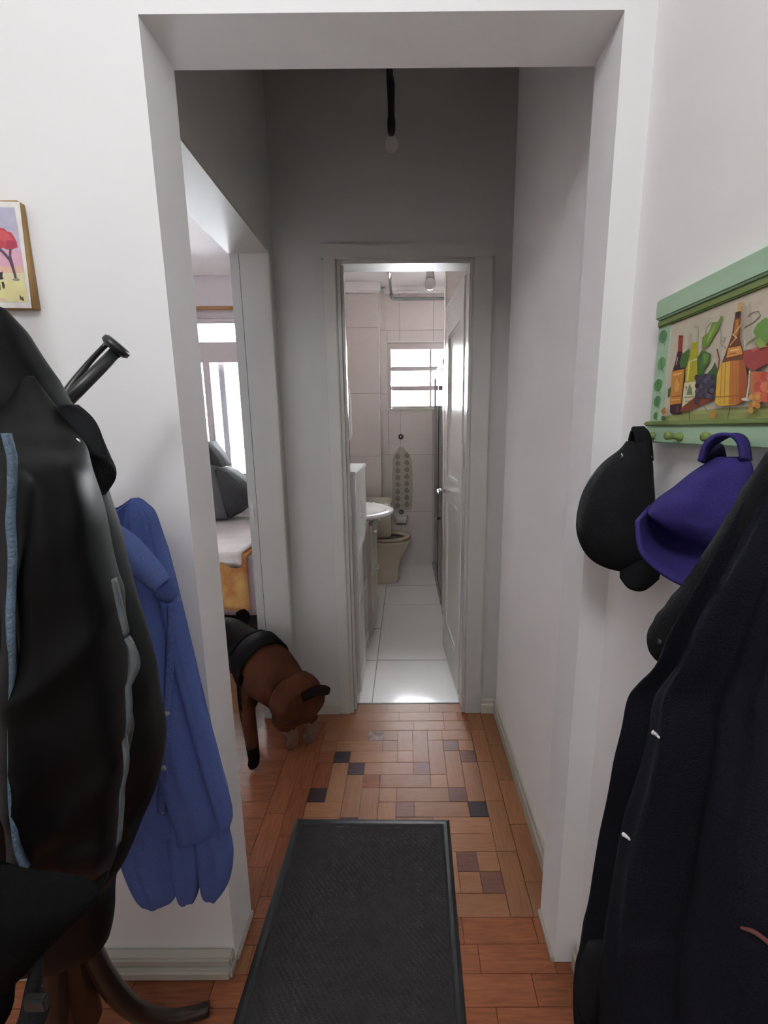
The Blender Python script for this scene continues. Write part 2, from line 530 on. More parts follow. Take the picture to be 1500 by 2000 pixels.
# lengthwise border strips along the hall walls
for xa, xb, o0 in ((.2975, .366, .0), (.366, .4335, .10), (-.456, -.388, .06), (-.53, -.456, .15)):
    y = gy(15)
    first = o0 if o0 else .2
    top = 1.945
    while y < top - .01:
        y2 = min(y + first, top)
        if top - y2 < .03:
            y2 = top
        parquet(xa, xb, y, y2, WR if xa < 0 else wood_m)  # left strips in darker, redder wood, standing in for the shade there
        y = y2; first = .2
# straight rows across the opening and the near room
for k in range(9):
    ya = gy(15 + k + 1); yb = gy(15 + k)
    lim0, lim1 = (OX0, OX1) if yb > YO0 + .02 else (-1.02, .445)
    x = lim0 - (0 if k % 3 == 0 else .07 * (k * 2 % 3) + .03)
    while x < lim1:
        x2 = x + .2055
        a, b = max(x, lim0), min(x2, lim1)
        if b - a > .012:
            parquet(a, b, ya, yb, WR if (k > 1 or random.random() < .4) else wood_m)
        x = x2
parquet(OX1, .4445, gy(17), YO0, WR); parquet(-.60, OX0, gy(17), YO0, WR); parquet(-.81, -.60, gy(17), YO0, WR); parquet(-1.02, -.81, gy(17), YO0, WR)
# threshold of the bedroom door
for i in range(11):
    y = 1.135 + i * .07
    parquet(-.705, -.53, y, min(y + .07, 1.90), WR)
# plain parquet beyond the counted blocks
pl = obj('parquet_field', bx(-2.9, XR, -3.6, gy(24), -.004, 0), wood_red_m, floor)

# ---- bathroom floor tiles
TS = .4315
ys = [2.019, 2.4415, 2.873, 3.305, 3.737, 4.169, YB]
for a, b in zip(ys, ys[1:]):
    for x0, x1 in ((-.62, -.184), (-.184, .277), (.277, .70)):
        if x0 > 0 and a < 3.1:
            x1 = XR
        o = obj('floor_tile', bx(x0 + .0024, x1 - .0024, a + .0024, b - .0024, -.003, .0, bev=.0008), tile_f_m, bath_floor)
        o.rotation_euler = (random.uniform(-.0006, .0006), random.uniform(-.0006, .0006), 0)
# ---- tiled back wall with the window hole
TZ = [0, .572, 1.148, 1.734, 2.314, 2.69]
TX = [-.62, -.38, -.05, .268, .586, .86]
WX0, WX1, WZ0, WZ1 = -.168, .80, 1.598, 2.20  # right part, out of view, widened to let in more daylight
bm = B()
box(bm, -.705, WX0, YB, YB + .14, 0, ZC); box(bm, WX1, .98, YB, YB + .14, 0, ZC)
box(bm, WX0, WX1, YB, YB + .14, 0, WZ0); box(bm, WX0, WX1, YB, YB + .14, WZ1, ZC)
bw = struct('wall_bathroom_back', bm, grout_m)
def wall_tile(x0, x1, z0, z1, y, parent):
    if x1 - x0 > .01 and z1 - z0 > .01:
        obj('wall_tile', bx(x0 + .0015, x1 - .0015, y - .006, y, z0 + .0015, z1 - .0015, bev=.0008), tile_w_m, parent)
for z0, z1 in zip(TZ, TZ[1:]):
    for x0, x1 in zip(TX, TX[1:]):
        if x1 <= WX0 or x0 >= WX1 or z1 <= WZ0 or z0 >= WZ1:
            wall_tile(x0, x1, z0, z1, YB, bw)
        else:
            if x0 < WX0: wall_tile(x0, WX0, z0, z1, YB, bw)
            if x1 > WX1: wall_tile(WX1, x1, z0, z1, YB, bw)
            a, b = max(x0, WX0), min(x1, WX1)
            if z0 < WZ0: wall_tile(a, b, z0, WZ0, YB, bw)
            if z1 > WZ1: wall_tile(a, b, WZ1, z1, YB, bw)
# boxed-in pipe pier in the left corner
pier = struct('wall_bathroom_pier', bx(-.62, -.245, 4.19, YB - .007, 0, 2.69), grout_m)
for z0, z1 in zip([0, .57, 1.145, 1.73, 2.31], [.57, 1.145, 1.73, 2.31, 2.62]):
    wall_tile(-.62, -.2435, z0, z1, 4.19, pier)
    obj('side_tile', bx(-.245, -.239, 4.186, YB - .008, z0 + .0015, z1 - .0015), tile_w_m, pier)
struct('trim_1', bx(-.62, -.215, 4.14, 4.185, 2.60, 2.69, bev=.012), ceil_m)
obj_t2 = struct('trim_2', bx(-.21, .86, YB - .06, YB - .008, 2.625, 2.69, bev=.02), ceil_m)
# short wall in front of the shower
part = struct('wall_partition', bx(.287, .86, 3.207, 3.29, 0, 2.69), grout_m)
for z0, z1 in zip([0, .56, 1.12, 1.70, 2.28], [.56, 1.12, 1.70, 2.28, 2.69]):
    wall_tile(.287, XR, z0, z1, 3.207, part)
    obj('side_tile', bx(.281, .287, 3.205, 3.29, z0 + .0015, z1 - .0015), tile_w_m, part)

# ---- bathroom window
win = struct('window_1', bx(WX0, WX1, YB + .125, YB + .139, WZ0, WZ0 + .005), pinkframe_m)
fr = B()
f0, f1 = YB + .0, YB + .05
box(fr, WX0, WX0 + .034, f0, f1, WZ0, WZ1, bev=.004); box(fr, WX1 - .034, WX1, f0, f1, WZ0, WZ1, bev=.004)
box(fr, WX0 + .034, WX1 - .034, f0, f1, WZ1 - .058, WZ1, bev=.004); box(fr, WX0 + .034, WX1 - .034, f0, f1, WZ0, WZ0 + .022, bev=.004)
obj('window_frame', fr, pinkframe_m, win)
rv = B()
box(rv, WX0 - .012, WX1 + .012, YB - .016, YB - .0062, WZ1, WZ1 + .016); box(rv, WX0 - .012, WX0, YB - .016, YB - .0062, WZ0 - .01, WZ1)
box(rv, WX0 - .012, WX1 + .012, YB - .016, YB - .0062, WZ0 - .016, WZ0); box(rv, WX1, WX1 + .012, YB - .016, YB - .0062, WZ0 - .01, WZ1)
obj('window_trim', rv, gloss_m, win)
for z0, z1 in ((1.947, 1.988), (1.765, 1.809)):
    obj('window_rail', bx(WX0 + .034, WX1 - .034, f0 + .006, f1 - .006, z0, z1, bev=.003), pinkframe_m, win)
for z0, z1 in ((1.62, 1.765), (1.809, 1.947), (1.988, 2.142)):
    obj('window_pane', bx(WX0 + .034, WX1 - .034, f0 + .022, f0 + .026, z0, z1), pane_m, win)
obj('window_stile', bx(.235, .255, f0 + .008, f1 - .008, WZ0 + .022, WZ1 - .058), pinkframe_m, win)
lv = B()
cyl(lv, (-.150, YB - .004, 1.83), (-.150, YB - .03, 1.83), .007)
tube(lv, [(-.150, YB - .028, 1.83), (-.140, YB - .034, 1.80), (-.133, YB - .034, 1.765)], [.006, .006, .004], 8, 3)
obj('window_lever', lv, chrome_m, win, True)

# ---- bedroom shell and window
bxw0, bxw1, bz0, bz1 = -2.75, -1.38, .95, 2.40
bm = B()
box(bm, -3.4, bxw0, 4.3, 4.44, 0, ZC); box(bm, bxw1, -.705, 4.3, 4.44, 0, ZC)
box(bm, bxw0, bxw1, 4.3, 4.44, 0, bz0); box(bm, bxw0, bxw1, 4.3, 4.44, bz1, ZC)
struct('wall_bedroom_back', bm, bed_wall_m)
struct('wall_bedroom_left', bx(-3.5, -3.4, YO1, 4.44, 0, ZC), bed_wall_m)
bwin = struct('window_2', bx(bxw0 - .02, bxw1 + .02, 4.255, 4.33, bz0 - .03, bz0, bev=.005), pinkframe_m)
fr = B()
box(fr, bxw0, bxw1, 4.30, 4.37, 2.382, bz1, bev=.004); box(fr, bxw0, bxw1, 4.30, 4.37, 2.035, 2.219, bev=.006)
box(fr, bxw0, bxw1, 4.30, 4.37, bz0, .973, bev=.004)
for a in (bxw0, bxw1 - .05):
    box(fr, a, a + .05, 4.30, 4.37, bz0, bz1)
obj('window_frame', fr, pinkframe_m, bwin)
obj('window_stile', bx(-1.93, -1.866, 4.295, 4.375, .973, 2.035, bev=.004), pinkframe_m, bwin)
obj('sash_stile', bx(-1.82, -1.76, 4.38, 4.41, .973, 2.035, bev=.004), mat('grey_sash', (.32, .32, .33), .4, .05), bwin)
obj('window_pane', bx(-1.866, bxw1 - .05, 4.33, 4.334, .973, 2.035), dim_pane_m, bwin)
obj('window_pane', bx(bxw0 + .05, -1.93, 4.33, 4.334, .973, 2.035), dim_pane_m, bwin)
obj('window_pane', bx(bxw0 + .05, bxw1 - .05, 4.33, 4.334, 2.219, 2.382), dim_pane_m, bwin)
obj('window_ledge', bx(bxw0 - .05, bxw1 + .05, 4.272, 4.30, 2.425, 2.47, bev=.004), pinkframe_m, bwin)
cr_ = thing('curtain_rod', 'brown wooden curtain rod above the bedroom window', 'curtain rod', (-2.0, 4.26, 2.50))
b = B(); cyl(b, (-2.8, 4.262, 2.506), (-1.2, 4.262, 2.506), .016)
obj('rod', b, brass_rod, cr_, True)
for x in (-2.7, -1.3):
    b = B(); box(b, x - .01, x + .01, 4.262, 4.2995, 2.495, 2.517)
    obj('bracket', b, brass_rod, cr_)
    b = B(); ball(b, (x - .1 if x < -2 else x + .1, 4.262, 2.506), .024)
    obj('finial', b, brass_rod, cr_, True)

# ---- door casings, jambs, baseboards
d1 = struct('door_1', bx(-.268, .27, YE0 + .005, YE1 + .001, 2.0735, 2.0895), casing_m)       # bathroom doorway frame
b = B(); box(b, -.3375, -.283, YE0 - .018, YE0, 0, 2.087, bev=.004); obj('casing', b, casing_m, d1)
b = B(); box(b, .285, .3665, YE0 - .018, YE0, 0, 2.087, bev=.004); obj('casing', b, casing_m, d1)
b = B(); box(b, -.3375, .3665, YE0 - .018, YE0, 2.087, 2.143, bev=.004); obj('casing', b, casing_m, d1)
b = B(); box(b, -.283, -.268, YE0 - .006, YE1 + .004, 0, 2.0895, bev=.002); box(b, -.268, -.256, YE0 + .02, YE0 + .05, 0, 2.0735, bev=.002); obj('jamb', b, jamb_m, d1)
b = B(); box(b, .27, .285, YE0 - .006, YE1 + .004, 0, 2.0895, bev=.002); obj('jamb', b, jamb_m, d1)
gap_m = mat('dark_caulk_gap', (.10, .09, .08), .9)
for a0, a1, c0, c1 in ((-.3400, -.3375, 0, 2.1455), (.3665, .3690, 0, 2.1455), (-.3375, .3665, 2.143, 2.1455)):
    obj('casing_gap', bx(a0, a1, YE0 - .0015, YE0, c0, c1), gap_m, d1)
obj('threshold', bx(-.268, .27, 2.009, 2.0185, -.006, .001), mat('metal_threshold', (.10, .06, .04), .5), d1)
d2 = struct('door_2', bx(-.662, XL - .001, 1.885, 1.8995, 0, 2.0995, bev=.003), casing_m)      # bedroom doorway, latch side jamb
obj('stop_gap', bx(-.6675, -.662, 1.8970, 1.8995, 0, 2.0995), gap_m, d2)
obj('strike_plate', bx(-.695, -.680, 1.897, 1.8995, .98, 1.07), alu_m, d2)
obj('lintel_lining', bx(-.704, XL - .001, 1.131, 1.885, 2.092, 2.0995), casing_m, d2)
obj('hinge_jamb', bx(-.662, XL - .001, 1.1305, 1.145, 0, 2.092, bev=.003), casing_m, d2)
def base_profile(bm, kind, a0, a1, w, s):
    pts = [(0, 0), (.016, 0), (.016, .045), (.012, .052), (.009, .068), (0, .072)]
    vs = []
    for t in (a0, a1):
        vs.append([bm.verts.new((w + s * o, t, z) if kind == 'y' else (t, w + s * o, z)) for o, z in pts])
    n = len(pts)
    for i in range(n):
        bm.faces.new((vs[0][i], vs[0][(i + 1) % n], vs[1][(i + 1) % n], vs[1][i]))
    bm.faces.new(vs[0][::-1]); bm.faces.new(vs[1])
    return bm
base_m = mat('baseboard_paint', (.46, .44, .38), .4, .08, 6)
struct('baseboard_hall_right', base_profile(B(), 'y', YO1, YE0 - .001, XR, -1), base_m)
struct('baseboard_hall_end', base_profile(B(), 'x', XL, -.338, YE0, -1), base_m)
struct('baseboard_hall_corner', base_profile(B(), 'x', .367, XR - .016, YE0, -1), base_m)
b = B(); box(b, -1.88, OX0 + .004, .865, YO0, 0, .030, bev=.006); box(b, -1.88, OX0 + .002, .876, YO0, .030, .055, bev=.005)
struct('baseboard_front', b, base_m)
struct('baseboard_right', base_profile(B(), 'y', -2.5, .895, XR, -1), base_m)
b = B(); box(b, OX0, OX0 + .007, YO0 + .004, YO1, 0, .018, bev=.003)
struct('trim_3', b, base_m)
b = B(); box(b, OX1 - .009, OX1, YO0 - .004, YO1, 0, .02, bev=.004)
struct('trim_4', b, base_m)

# ---- bathroom door leaf, open
p0, p1 = Vector((.2655, 2.07)), Vector((.234, 2.62))
leaf = thing('bathroom_door', 'white panelled wooden door standing open into the bathroom', 'door', (.25, 2.35, 0))
b = B()
z0, z1 = .012, 2.068
def seg(b, t0, t1, za, zb, w=.034, off=0.0, bev=.0015):
    return obox(b, p0.lerp(p1, t0), p0.lerp(p1, t1), w, za, zb, off, bev)
b = B(); seg(b, 0, .17, z0, z1); obj('hinge_stile', b, gloss_m, leaf)
b = B(); seg(b, .83, 1, z0, z1); obj('lock_stile', b, gloss_m, leaf)
for za, zb in ((z0, .20), (1.0, 1.12), (1.90, z1)):
    b = B(); seg(b, .17, .83, za, zb); obj('rail', b, gloss_m, leaf)
for za, zb in ((.20, 1.0), (1.12, 1.90)):
    b = B(); seg(b, .17, .83, za, zb, .012, .011); obj('recessed_panel', b, gloss_m, leaf)
    b = B()
    for t0, t1, a, c in ((.17, .20, za, zb), (.80, .83, za, zb), (.20, .80, za, za + .015), (.20, .80, zb - .015, zb)):
        seg(b, t0, t1, a, c, .010, .003)
    obj('panel_moulding', b, gloss_m, leaf)
hb = B()
hx = p0.lerp(p1, .93)
cyl(hb, (hx.x, hx.y, 1.035), (hx.x - .05, hx.y, 1.035), .009)
tube(hb, [(hx.x - .045, hx.y, 1.035), (hx.x - .048, hx.y - .05, 1.034), (hx.x - .046, hx.y - .11, 1.03)], [.009, .008, .007], 10, 3)
ds = obj('door_handle', hb, chrome_m, leaf, True)
b = B()
for z in (.25, 1.1, 1.85):
    cyl(b, (.276, 2.062, z - .04), (.276, 2.062, z + .04), .005)
obj('hinge', b, alu_m, leaf)

# ------------------------------------------------------------------ hall pendant
ghost_m = bpy.data.materials.new('milky_bulb_glass')
ghost_m.use_nodes = True
_b = ghost_m.node_tree.nodes['Principled BSDF']
_b.inputs['Base Color'].default_value = (.5, .46, .45, 1)
_b.inputs['Alpha'].default_value = .22
_b.inputs['Roughness'].default_value = .3
pen = thing('pendant_lamp', 'dark unlit bulb socket on a cord hanging from the hall ceiling', 'lamp', (-.036, 1.55, ZC))
b = B(); tube(b, [(-.045, 1.55, ZC), (-.044, 1.55, 2.6), (-.041, 1.55, 2.44)], .0105, 10); obj('cord', b, mat('dark_cord', (.012, .010, .010), .7), pen, True)
b = B(); lathe(b, [(.010, .15), (.0125, .13), (.0105, .08), (.0105, .05), (.013, .035), (.0125, .012), (.009, .0)], (-.038, 1.55, 2.305), 18); obj('socket', b, mat('dark_socket', (.010, .006, .006), .6), pen, True)
b = B(); lathe(b, [(.009, 0), (.014, -.006), (.021, -.02), (.022, -.03), (.016, -.043), (.0005, -.049)], (-.038, 1.55, 2.305), 20); obj('bulb', b, ghost_m, pen, True)
b = B(); lathe(b, [(.05, 0), (.05, -.012), (.03, -.03), (.011, -.035)], (-.045, 1.55, ZC), 24); obj('ceiling_rose', b, white_pl, pen, True)

# lamp of the near room (out of frame): the fixture the light belongs to
cl = thing('ceiling_light_fixture', 'round white ceiling lamp fixture of the near room', 'lamp', (LAMP_POS[0], LAMP_POS[1], ZC))
b = B(); lathe(b, [(.17, 0), (.17, -.02), (.15, -.03)], (LAMP_POS[0], LAMP_POS[1], ZC), 32); obj('base', b, white_pl, cl, True)

# ------------------------------------------------------------------ rubber mat
fm = thing('door_mat', 'charcoal ribbed mat with black rubber border lying on the parquet', 'mat', (-.13, .9, 0))
mc = [Vector((-.411, 1.338, 0)), Vector((.150, 1.330, 0)), Vector((.128, .42, 0)), Vector((-.433, .428, 0))]
def inset(d, z):
    u = (mc[1] - mc[0]).normalized(); v = (mc[3] - mc[0]).normalized()
    return [mc[0] + u * d + v * d + Vector((0, 0, z)), mc[1] - u * d + v * d + Vector((0, 0, z)),
            mc[2] - u * d - v * d + Vector((0, 0, z)), mc[3] + u * d - v * d + Vector((0, 0, z))]
b = B()
rings = [[b.verts.new(p) for p in inset(d, z)] for d, z in ((0, .0005), (.002, .004), (.012, .008), (.022, .0082), (.027, .0055), (.029, .002), (.028, .0005))]
for r0, r1 in zip(rings, rings[1:] + rings[:1]):
    for i in range(4):
        b.faces.new((r0[i], r0[(i + 1) % 4], r1[(i + 1) % 4], r1[i]))
obj('border', b, rubber_m, fm)
b = B()
ins = inset(.028, 0)
nu, nv = 60, 96
g = []
for i in range(nu + 1):
    row = []
    for j in range(nv + 1):
        p = ins[0].lerp(ins[1], i / nu).lerp(ins[3].lerp(ins[2], i / nu), j / nv)
        p.z = .0042 + (.0005 if (i + j) % 2 else 0)
        row.append(b.verts.new(p))
    g.append(row)
for i in range(nu):
    for j in range(nv):
        b.faces.new((g[i][j], g[i + 1][j], g[i + 1][j + 1], g[i][j + 1]))
field_m = mat('charcoal_mat_carpet', (.040, .036, .037), .95, .2, 30, .6, 260, spec=.15)
obj('ribbed_field', b, field_m, fm)

# ------------------------------------------------------------------ bathroom furniture
sh = thing('shelf_tower', 'tall white plastic shelf unit just inside the bathroom doorway', 'shelf', (-.40, 2.36, 0))
tx0, tx1, ty0, ty1, tz = -.56, -.247, 2.10, 2.62, 1.197
obj('top_board', bx(tx0 - .01, tx1 + .006, ty0 - .012, ty1 + .012, tz - .022, tz, bev=.004), white_pl, sh)
obj('near_panel', bx(tx0, tx1, ty0, ty0 + .018, .012, tz - .022), white_pl, sh)
obj('cupboard_side', bx(tx1 - .016, tx1, ty0 + .02, ty1, .80, tz - .023), white_pl, sh)
obj('post', bx(tx1 - .03, tx1 - .002, ty0 + .02, 2.385, .0, .80), white_pl, sh)
obj('post', bx(tx1 - .03, tx1 - .004, ty1 - .02, ty1, .0, .80), white_pl, sh)
obj('back_panel', bx(tx0, tx0 + .012, ty0, ty1, .02, tz - .022), white_pl, sh)
for z in (.785, .47, .12):
    obj('shelf_board', bx(tx0 + .012, tx1, ty0 + .018, ty1, z - .018, z, bev=.003), white_pl, sh)
# scalloped side rail in front of each open shelf
for z in (.80, .485):
    b = B()
    n = 16
    lo_, hi = [], []
    for i in range(n + 1):
        y = 2.385 + (ty1 - .02 - 2.385) * i / n
        hi.append((y, z + .0)); lo_.append((y, z - .03 - .05 * abs(math.cos(PI * i / n))))
    for x in (tx1 - .010, tx1 - .004):
        f = [b.verts.new((x, y, zz)) for y, zz in hi + lo_[::-1]]
        b.faces.new(f)
    obj('side_rail', b, white_pl, sh)
b = B(); cyl(b, (tx1 + .001, 2.30, .93), (tx1 + .012, 2.30, .93), .004); cyl(b, (tx1 + .001, 2.30, 1.02), (tx1 + .012, 2.30, 1.02), .004); cyl(b, (tx1 + .012, 2.30, .925), (tx1 + .012, 2.30, 1.025), .004)
obj('handle', b, white_pl, sh, True)

va = thing('vanity_cabinet', 'cream bathroom vanity with white knobs under the washbasin', 'cabinet', (-.42, 2.92, 0))
vx0, vx1, vy0, vy1 = -.618, -.236, 2.66, 3.20
obj('body', bx(vx0, vx1, vy0, vy1, .05, .825, bev=.002), vanity_m, va)
for x in (vx0 + .03, vx1 - .04):
    for y in (vy0 + .03, vy1 - .03):
        obj('leg', bx(x - .015, x + .015, y - .015, y + .015, 0, .05), black_alu, va)
dr = obj('drawer', bx(vx1 + .002, vx1 + .018, vy0 + .004, vy1 - .004, .655, .80, bev=.003), vanity_m, va)
def knob(x, y, z, parent):
    b = B(); tube(b, [(x, y, z), (x + .012, y, z), (x + .014, y, z), (x + .026, y, z), (x + .03, y, z)], [.005, .005, .010, .011, .006], 12)
    obj('knob', b, ceramic_m, parent, True)
knob(vx1 + .018, 2.74, .745, dr); knob(vx1 + .018, 3.08, .745, dr)
for a, c, ky in ((vy0 + .004, 2.928, 2.90), (2.932, vy1 - .004, 2.96)):
    dd = obj('door', bx(vx1 + .002, vx1 + .012, a, c, .07, .648, bev=.003), vanity_m, va)
    knob(vx1 + .012, ky, .44, dd)

ba = thing('washbasin', 'white oval washbasin with wide rim on the vanity', 'washbasin', (-.35, 2.93, .826))
def egg(ang, s):
    ca, sa = math.cos(ang), math.sin(ang)
    return Vector((-.36 + (.275 if ca > 0 else .25) * ca * s, 2.92 + .30 * sa * (s if abs(s) < 2 else 1)))
b = B()
rings = []
for s, z in ((.80, .827), (.93, .829), (1.0, .842), (1.0, .852), (.985, .862), (.86, .864), (.80, .858), (.72, .842), (.45, .832), (.05, .830)):
    ring = []
    for j in range(48):
        a = 2 * PI * j / 48
        p = egg(a, s)
        p.x = max(p.x, -.616)
        ring.append(b.verts.new((p.x, p.y, z)))
    rings.append(ring)
for r0, r1 in zip(rings, rings[1:]):
    for j in range(48):
        b.faces.new((r0[j], r0[(j + 1) % 48], r1[(j + 1) % 48], r1[j]))
b.faces.new(rings[-1]); b.faces.new(rings[0][::-1])
obj('bowl', b, ceramic_m, ba, True)
b = B(); cyl(b, (-.55, 2.92, .864), (-.55, 2.92, .93), .014); tube(b, [(-.55, 2.92, .93), (-.52, 2.92, .98), (-.46, 2.92, .985), (-.43, 2.92, .95)], [.012, .011, .011, .010], 10, 4)
obj('tap', b, chrome_m, ba, True)

to = thing('toilet', 'beige ceramic toilet with open seat beyond the vanity', 'toilet', (-.20, 3.87, 0))
TC = 3.87
b = B()
rings = []
for z, xa, xb, hw in ((0, -.40, -.075, .105), (.02, -.41, -.065, .11), (.05, -.40, -.075, .10), (.14, -.40, -.07, .10), (.24, -.40, -.04, .125), (.32, -.40, .012, .16), (.38, -.40, .036, .182), (.405, -.40, .042, .187), (.41, -.39, .03, .175), (.40, -.36, .0, .14), (.33, -.30, -.05, .09), (.25, -.24, -.10, .04)):
    ring = []
    for j in range(40):
        a = 2 * PI * j / 40
        ca, sa = math.cos(a), math.sin(a)
        f = 1 / ((abs(ca) ** 2.4 + abs(sa) ** 2.4) ** (1 / 2.4))
        ring.append(b.verts.new(((xa + xb) / 2 + (xb - xa) / 2 * ca * f, TC + hw * sa * f, z)))
    rings.append(ring)
for r0, r1 in zip(rings, rings[1:]):
    for j in range(40):
        b.faces.new((r0[j], r0[(j + 1) % 40], r1[(j + 1) % 40], r1[j]))
b.faces.new(rings[-1]); b.faces.new(rings[0][::-1])
obj('bowl', b, beige_cer, to, True)
b = B()
n = 40
def srow(s, z, dz=0):
    out = []
    for j in range(n):
        a = 2 * PI * j / n
        out.append(b.verts.new((-.17 + .212 * math.cos(a) * s[0], TC + .186 * math.sin(a) * s[1], z)))
    return out
rr = [srow(s, z) for s, z in (((.98, .98), .415), ((1.01, 1.01), .425), ((.98, .98), .438), ((.86, .82), .44), ((.70, .62), .432), ((.68, .60), .416))]
for r0, r1 in zip(rr, rr[1:] + rr[:1]):
    for j in range(n):
        b.faces.new((r0[j], r0[(j + 1) % n], r1[(j + 1) % n], r1[j]))
obj('seat', b, mat('beige_toilet_seat', (.50, .40, .30), .25, .05), to, True)
obj('tank', bx(-.55, -.40 + .262, TC - .17, TC + .17, .44, .74, bev=.02), beige_cer, to, True)
obj('lid', bx(-.40, -.375, TC - .17, TC + .17, .44, .80, bev=.01), mat('beige_toilet_lid', (.50, .41, .31), .25, .05), to)
obj('tank_lid', bx(-.56, -.132, TC - .18, TC + .18, .741, .765, bev=.008), beige_cer, to)

# hanging anti slip mat with suction hook
hm = thing('bath_mat', 'translucent beige bath mat with drop shapes hanging on the tiled wall', 'bath mat', (-.04, 4.3, 1.0))
mat_m = mat('soft_pvc', (.46, .41, .36), .45, .1, 14)
drop_m = mat('brown_drop_print', (.25, .215, .19), .5, .15, 30)
prof = []
for y, xl, xr in ((873, 779, 787), (880, 775, 793), (888, 769, 800), (900, 767, 804), (930, 766, 806), (960, 766, 806), (985, 767, 805), (994, 769, 804), (996, 772, 801)):
    prof.append((at(xl, y, Y=4.305), at(xr, y, Y=4.305)))
b = B()
for dy in (0, .006):
    f = [b.verts.new(l + Vector((0, dy, 0))) for l, r in prof] + [b.verts.new(r + Vector((0, dy, 0))) for l, r in prof[::-1]]
    b.faces.new(f)
b.verts.ensure_lookup_table()
n = len(prof) * 2
for i in range(n):
    b.faces.new((b.verts[i], b.verts[(i + 1) % n], b.verts[n + (i + 1) % n], b.verts[n + i]))
obj('sheet', b, mat_m, hm)
for k in range(8):
    for s in (0, 1):
        if k == 0 and s == 0:
            pass
        y = 890 + k * 13.6 + (2 if s == 0 else 0); x = 777 + s * 17.5
        b = B()
        pts = []
        for j in range(14):
            a = 2 * PI * j / 14
            r = 1.0 if math.sin(a) < .3 else 1 + .25 * (math.sin(a) - .3)
            pts.append((x + 5.0 * math.cos(a) * (1 - .45 * max(0, math.sin(a))), y - 5.2 * math.sin(a) * r))
        va_ = [b.verts.new(at(px, py, Y=4.3005)) for px, py in pts]
        vb_ = [b.verts.new(at(px, py, Y=4.305) + Vector((0, .0003, 0))) for px, py in pts]
        b.faces.new(va_)
        for j in range(14):
            b.faces.new((va_[j], va_[(j + 1) % 14], vb_[(j + 1) % 14], vb_[j]))
        obj('drop_shape', b, drop_m, hm)
def sucker(name, px, py, label, parent=None):
    c = at(px, py, Y=4.312)
    b = B(); tube(b, [(c.x, 4.319, c.z), (c.x, 4.310, c.z), (c.x, 4.300, c.z)], [.027, .024, .012], 20)
    o = obj(name, b, mat('grey_suction_rubber', (.10, .09, .085), .3, .1), parent, True)
    b = B(); ball(b, (c.x, 4.297, c.z), .012); obj('knob', b, chrome_m, o, True)
    return o
s1 = sucker('suction_hook', 783, 853, '')
tag(s1, 'round grey suction hook holding up the hanging bath mat', 'hook')
ph = thing('toilet_paper_holder', 'white toilet roll on a wall holder below the bath mat', 'holder', (-.05, 4.27, .50))
b = B(); cyl(b, (-.105, 4.268, .492), (.0, 4.268, .492), .035, 20); obj('roll', b, mat('toilet_paper', (.72, .68, .65), .95), ph, True)
b = B(); tube(b, [(-.125, 4.318, .53), (-.122, 4.268, .535), (-.122, 4.268, .492), (.014, 4.268, .492), (.014, 4.268, .535), (.016, 4.318, .53)], .004, 8); obj('bracket', b, chrome_m, ph, True)
sucker('suction_cup', 784, 1000, '', ph)

# shower screen
ss = thing('shower_screen', 'framed clear glass shower screen beyond the bathroom door', 'shower screen', (.29, 3.8, 0))
obj('bottom_track', bx(.270, .298, 3.292, YB - .007, 0, .04, bev=.003), mat('track_grey', (.30, .28, .26), .35, .1), ss)
obj('top_track', bx(.27, .298, 3.292, YB - .007, 1.86, 1.90, bev=.003), alu_m, ss)
for y, w in ((3.293, .016), (3.74, .008), (4.298, .016)):
    obj('post', bx(.278, .294, y, y + w, .045, 1.86, bev=.002), alu_m, ss)
for y in (3.72, 3.285 + .03):
    obj('gasket', bx(.277, .295, y, y + .006, .045, 1.86), black_alu, ss)
for a, c, x in ((3.32, 3.79, .280), (3.72, 4.29, .289)):
    obj('glass_panel', bx(x, x + .004, a, c, .045, 1.86), shower_gl, ss)
b = B(); cyl(b, (.28, 3.74, .62), (.255, 3.74, .62), .012); obj('handle', b, chrome_m, ss, True)

sr = thing('shower_curtain_rail', 'chrome ceiling rail bent around the far bathroom corner', 'rail', (-.12, 4.2, 2.56))
b = B(); tube(b, [(-.115, 3.25, 2.565), (-.118, 4.05, 2.56)], .012, 10); obj('side_bar', b, chrome_m, sr, True)
b = B(); tube(b, [(-.118, 4.05, 2.56), (-.116, 4.16, 2.555), (-.10, 4.19, 2.555), (.0, 4.20, 2.555), (.855, 4.20, 2.555)], .014, 10); obj('back_bar', b, mat('grey_bar', (.14, .14, .145), .4, .1), sr, True)
for y in (3.3, 4.0):
    b = B(); cyl(b, (-.116, y, 2.565), (-.116, y, 2.6895), .005); obj('hanger', b, chrome_m, sr, True)

bb = thing('bathroom_bulb', 'white light bulb hanging unlit from the bathroom ceiling', 'light bulb', (.155, 2.85, 2.5))
bc = at(840, 550, Y=2.85)
b = B(); cyl(b, (bc.x, bc.y, 2.6895), (bc.x, bc.y, bc.z + .10), .006); obj('cord', b, white_pl, bb, True)
b = B(); lathe(b, [(.012, .115), (.018, .10), (.026, .03), (.029, .01)], bc, 20); obj('housing', b, mat('grey_bulb_housing', (.45, .42, .41), .5), bb, True)
b = B(); lathe(b, [(.029, .01), (.033, -.01), (.030, -.028), (.018, -.043), (.0005, -.048)], bc, 20); obj('globe', b, mat('bulb_opal', (.72, .70, .70), .25), bb, True)

